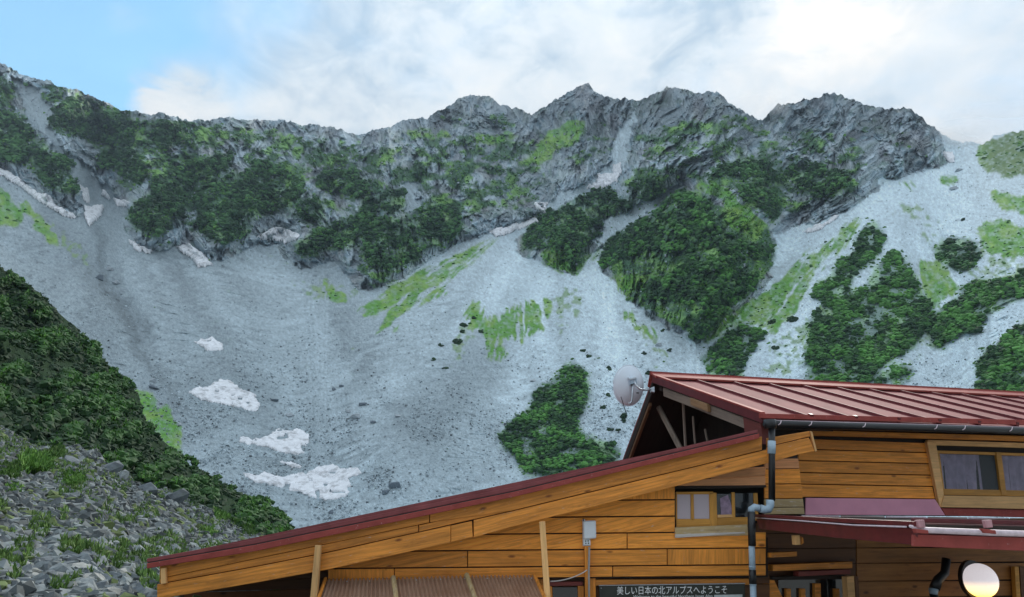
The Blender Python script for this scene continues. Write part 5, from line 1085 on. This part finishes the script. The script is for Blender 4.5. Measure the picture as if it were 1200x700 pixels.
lettering('美しい日本の北アルプスへようこそ', 723, 852, 692.2, LET, 'lettering', sg, LW, .135, bold=.0, hpx=9.8, yslope=-.010)
lettering('Welcome to the beautiful Northern Japan Alps', 742, 835, 700.0, LET, 'small_lettering', sg, LW, .135, bold=.0, hpx=4.6, yslope=-.010)
slab('pale_note', [(837,697.4),(870,696.8),(870,708),(837,708)], LW, .006, simple('pale_paper', (.55, .60, .58), .7, var=.1, scale=30.0), sg, off=.139, bevel=0)
tube('screw', [LW.at(704.5, 689.5, .13), LW.at(704.5, 689.5, .145)], .006, STEEL, sg, seg=6)
# meter box
mb = root('meter_box', tuple(WA.at(690, 640)), 'white plastic electric box with a socket on the orange wall', 'electric box')
slab('backplate', [(682.6,608.6),(685.6,608.6),(692,640),(683,640)], WA, .02, WHITE, mb, off=.04, bevel=.003)
slab('cover', [(683.4,610.6),(698.4,610),(698.9,631),(684.0,632)], WA, .07, WHITE, mb, off=.11, bevel=.012)
slab('socket_plate', [(683.4,632),(691.8,631.8),(692.2,639.2),(683.8,639.4)], WA, .04, WHITE, mb, off=.07, bevel=.006)
for (x, y) in ((686.3,634.3),(689.3,634.1),(686.6,637),(689.6,636.8)): slab('socket_hole', [(x-.7,y-.8),(x+.7,y-.8),(x+.7,y+.8),(x-.7,y+.8)], WA, .004, BLACK, mb, off=.074, bevel=0)
tube('stub_aerial', [WA.at(683.6, 611, .06), WA.at(683.4, 607.4, .06)], .006, BLACK, mb, seg=6)
cb = root('wall_batten', tuple(WA.at(688, 745)), 'upright wooden batten with grey conduit under the white box', 'batten')
slab('batten', [(685,640),(691,640),(692.5,745),(686.5,745)], WA, .05, W_OR, cb, off=.06)
tube('conduit', [WA.at(690.6, 641, .09), WA.at(690.0, 668, .09), WA.at(690.6, 745, .09)], .012, CABLE, cb, seg=8)
tube('loose_cable', [WA.at(688+(645-688)*u, 668+13.5*math.sin(u*1.57)**.8+0*u, .10) for u in np.linspace(0, 1, 12)], .006, simple('pale_cable', (.6, .55, .52), .5), cb, seg=6)
# leaning posts
for (q, lab) in (([(369,639),(376,639.4),(367.5,752),(358.5,752)], 'pale leaning wooden post at the left end of the plastic canopy'), ([(632,611.5),(638.8,611),(649,752),(641.5,752)], 'pale leaning wooden post just left of the white electric box')):
    o = slab('wooden_post', q, vplane(8.58), .06, W_PL, None); o.data.transform(Matrix.Translation(-Vector((vplane(8.58).at(*q[2]))))); o.location = vplane(8.58).at(*q[2]); tag(o, lab, 'post')
# canopy of corrugated plastic over the entrance
cn = root('plastic_canopy', tuple(vplane(8.0).at(500, 745)), 'brown corrugated plastic canopy on wooden ribs over the lower left wall', 'canopy')
CPn = Vector((0, -.5, .87)); T0 = vplane(8.93).at(461, 677); CP = Plane(T0, CPn)
RIBS = [((381.5,678.5),(374,700)),((461,677),(464,700)),((547,674),(556,700)),((626,673.5),(638,700))]
def rib_pt(k, y): (xa, ya), (xb, yb3) = RIBS[k]; t = (y-ya)/(yb3-ya); return (xa+(xb-xa)*t, y)
def rib_at(u, t):
    k = min(int(u), 2); f_ = u-k; a_ = RIBS[k]; b_ = RIBS[k+1]; pa = (a_[0][0]+(a_[1][0]-a_[0][0])*t, a_[0][1]+(a_[1][1]-a_[0][1])*t); pb = (b_[0][0]+(b_[1][0]-b_[0][0])*t, b_[0][1]+(b_[1][1]-b_[0][1])*t)
    return (pa[0]+(pb[0]-pa[0])*f_, pa[1]+(pb[1]-pa[1])*f_)
_mc, _tc, _bc = mat('corrugated_plastic'); _bc.inputs['Base Color'].default_value = (.30, .215, .18, 1); _bc.inputs['Roughness'].default_value = .35; _bc.inputs['Alpha'].default_value = .80
_cn = node(_tc, 'ShaderNodeTexNoise', {'Vector': node(_tc, 'ShaderNodeTexCoord').outputs['Object'], 'Scale': 6.0, 'Detail': 5.0}); _cm = node(_tc, 'ShaderNodeMix', {0: _cn.outputs[0], 6: (.26, .13, .085, 1), 7: (.54, .36, .26, 1)}, data_type='RGBA'); _tc.links.new(_cm.outputs[2], _bc.inputs['Base Color'])
NW = 18
for s_ in range(3):
    V_ = []; F_ = []; nx = NW*6
    for j in range(5):
        for i in range(nx+1):
            x, y = rib_at(s_+i/nx, .12+j/4*1.5); V_.append(CP.at(x, y)+CPn*(.018*math.sin(i/nx*NW*6.2832)+.018))
    for j in range(4):
        for i in range(nx): a = j*(nx+1)+i; F_.append((a, a+1, a+nx+2, a+nx+1))
    build('corrugated_sheet', V_, F_, _mc, cn, (0, 1, 0), smooth=True)
for k in range(4): tube('rib', [CP.at(*rib_at(min(k, 2.9999) if k < 3 else 2.9999, -.02), .045), CP.at(*rib_at(k if k < 3 else 2.9999, 1.65), .045)], .028 if k not in (0, 3) else .020, W_RK if k in (0, 3) else W_SL, cn, seg=6, smooth=False)
slab('head_batten', [(383,679.5),(548,676),(626,674.5),(627,679.5),(549,681.5),(383,685.2)], vplane(8.90), .04, W_RK, cn)
for k in range(1, 46):
    u = k/46*3; x, y = rib_at(u, .16); tube('roofing_screw', [CP.at(x, y, .03), CP.at(x, y, .045)], .007, STEEL, cn, seg=5) if k % 5 == 0 else None
# drainpipe
dp = root('drainpipe', tuple(vplane(8.5).at(883, 750)), 'black and grey drainpipe stepping down the hut corner', 'drainpipe')
D1, D2 = vplane(8.58), vplane(8.55)
def dpipe(n_, a, b, r, m_, pl_=D1): tube(n_, [pl_.at(*a), pl_.at(*b)], r, m_, dp, seg=12)
dpipe('black_pipe', (904.5,493), (904.5,587), .037, BLACK); dpipe('grey_sleeve', (904.4,517), (904.2,532), .045, PIPE); dpipe('outlet_collar', (902,492), (903,502), .07, BLACK)
tube('grey_elbow', [D1.at(902.5, 586), D1.at(902.6, 592), D1.at(900.5, 597), D1.at(896, 597.5), D1.at(891, 596)], .045, PIPE, dp, seg=12)
tube('grey_elbow', [D1.at(890, 596), D1.at(884, 594.6), D1.at(880.6, 597), D1.at(880.4, 601)], .040, PIPE, dp, seg=12)
dpipe('black_pipe', (880.4,600), (881.4,640), .042, BLACK, D2); dpipe('grey_pipe', (880.9,639), (881.6,668), .034, PIPE, D2); dpipe('black_pipe', (881.6,668), (882.2,684.6), .040, BLACK, D2); dpipe('grey_pipe', (882.4,684), (884.6,752), .034, PIPE, D2)
tube('pipe_ring', [D2.at(881.5, 663.8), D2.at(881.5, 665.2)], .038, PIPE, dp, seg=12); tube('pipe_ring', [D2.at(882.3, 684.2), D2.at(882.4, 686)], .039, PIPE, dp, seg=12)
# dark pipe under the porch
pp = root('porch_pipe', tuple(PW.at(1100, 750, .3)), 'dark bent pipe with a pale end below the porch eave', 'pipe')
tube('dark_pipe', [PW.at(1109, 655, .3), PW.at(1107, 672, .3), PW.at(1099, 680, .3), PW.at(1095, 690, .3)], [.05, .05, .055, .06], BLACK, pp, seg=12)
tube('pale_end', [PW.at(1094, 690, .3), PW.at(1094, 697, .3)], [.055, .045], PIPE, pp, seg=12); tube('dark_pipe', [PW.at(1094.5, 697, .3), PW.at(1097, 750, .3)], .05, BLACK, pp, seg=12)
# lamp
lc = PW.at(1149, 680.5, .42); lp = root('wall_lamp', tuple(lc), 'round white globe lamp glowing yellow at its base beside the door', 'lamp')
GR = 18.5/F*(lc-CAM).dot(FW)
def sphere(name, c, rx, ry, rz, m_, parent, nu=28, nv=18):
    V_ = [Vector((c[0]+rx*math.sin(math.pi*j/nv)*math.cos(6.28318*i/nu), c[1]+ry*math.sin(math.pi*j/nv)*math.sin(6.28318*i/nu), c[2]+rz*math.cos(math.pi*j/nv))) for j in range(nv+1) for i in range(nu)]
    F_ = [(j*nu+i, j*nu+(i+1) % nu, (j+1)*nu+(i+1) % nu, (j+1)*nu+i) for j in range(nv) for i in range(nu)]; o = build(name, V_, F_, m_, parent, (0, 0, 1), smooth=True); return o
_ml, _tl, _bl = mat('lit_globe_glass'); _bl.inputs['Base Color'].default_value = (.75, .70, .72, 1); _bl.inputs['Roughness'].default_value = .25
_g = node(_tl, 'ShaderNodeNewGeometry'); _sx = node(_tl, 'ShaderNodeSeparateXYZ', {0: _g.outputs['Position']}); _mr = node(_tl, 'ShaderNodeMapRange', {0: _sx.outputs[2], 1: lc.z-GR, 2: lc.z+GR*.05, 3: 1.0, 4: 0.0})
_cr = node(_tl, 'ShaderNodeMix', {0: _mr.outputs[0], 6: (.50, .46, .48, 1), 7: (1.0, .55, .04, 1)}, data_type='RGBA'); _tl.links.new(_cr.outputs[2], _bl.inputs['Emission Color']); _es = node(_tl, 'ShaderNodeMapRange', {0: _mr.outputs[0], 3: .40, 4: 1.3}); _tl.links.new(_es.outputs[0], _bl.inputs['Emission Strength'])
sphere('globe', lc, GR, GR, GR*1.03, _ml, lp)
bp_ = Plane(lc-NB*.10, NB); V_ = []; cc_ = bp_.at(1142, 679); 
for lay in (0, 1):
    for i in range(24): a = 6.2832*i/24; V_.append(cc_+DB*math.cos(a)*GR*1.0+Vector((0, 0, 1))*math.sin(a)*GR*1.15-NB*(.06*lay))
build('backplate', V_, [tuple(range(24)), tuple(range(47, 23, -1))]+[(i, (i+1) % 24, (i+1) % 24+24, i+24) for i in range(24)], BLACK, lp, (0, 0, 1))
# satellite dish seen from behind
YD = 11.35; dc = vplane(YD).at(740, 452); sd = root('satellite_dish', tuple(dc), 'pale grey satellite dish on a bent arm at the gable tip', 'satellite dish')
ax = Vector((-.50, .85, .18)).normalized(); ex = Vector((0, 0, 1)).cross(ax).normalized(); ey = ax.cross(ex).normalized(); Rd = 24.0/F*(dc-CAM).dot(FW)
V_ = []; F_ = []; nr_, ns = 8, 36
for lay in (0, 1):
    for j in range(nr_+1):
        for i in range(ns): a = 6.2832*i/ns; q = j/nr_; V_.append(dc+(ex*math.cos(a)*.94+ey*math.sin(a))*Rd*q+ax*(.16*Rd*q*q*2+(.006 if lay else 0)-.1*Rd))
o0 = (nr_+1)*ns
for j in range(nr_):
    for i in range(ns):
        a, b = j*ns+i, j*ns+(i+1) % ns; F_ += [(a, b, b+ns, a+ns), (o0+a, o0+a+ns, o0+b+ns, o0+b)]
for i in range(ns): a, b = nr_*ns+i, nr_*ns+(i+1) % ns; F_.append((a, b, b+o0, a+o0))
build('reflector', V_, F_, DISHM, sd, (0, 0, 1), smooth=True)
tube('rim', [dc+(ex*math.cos(6.2832*i/36)*.94+ey*math.sin(6.2832*i/36))*Rd+ax*(.22*Rd) for i in range(37)], .006, DISHM, sd, seg=6)
DP = Plane(dc-ax*.10, Vector((0, -1, 0)))
tube('arm', [DP.at(743.2, 446), DP.at(745, 452), DP.at(750, 456.2), DP.at(757, 457), DP.at(766, 456.5, -.1)], .016, STEEL, sd, seg=10)
tube('lower_rod', [DP.at(741.6, 451), DP.at(741, 462), DP.at(740.4, 470), DP.at(738.5, 473), DP.at(735.5, 472.6)], .013, STEEL, sd, seg=8)
slab('mount_plate', [(738,443),(746,442.6),(746.6,449.4),(743,450.6),(738.4,452)], DP, .05, PIPE, sd, off=.01, bevel=.005)
slab('mount_clamp', [(735.6,442),(738.4,443.4),(745.6,442),(746,444),(738,445.6),(735.4,443.6)], DP, .02, STEEL, sd, off=.025, bevel=.003); slab('mount_shadow_gap', [(738.5,450.6),(744,449),(741,452.6)], DP, .02, BLACK, sd, off=.012, bevel=0)
slab('maker_plate', [(745.8,459.8),(749,460),(748.8,461.6),(745.8,461.4)], DP, .004, BLACK, sd, off=.03, bevel=0)
tube('cable', [DP.at(727.6, 465, .0), DP.at(729.4, 470), DP.at(731.5, 478), DP.at(734, 484)], .006, BLACK, sd, seg=6)
slab('wall_bracket', [(762,455),(767,453),(767.5,460),(763,459)], DP, .08, STEEL, sd, off=-.05, bevel=.004)
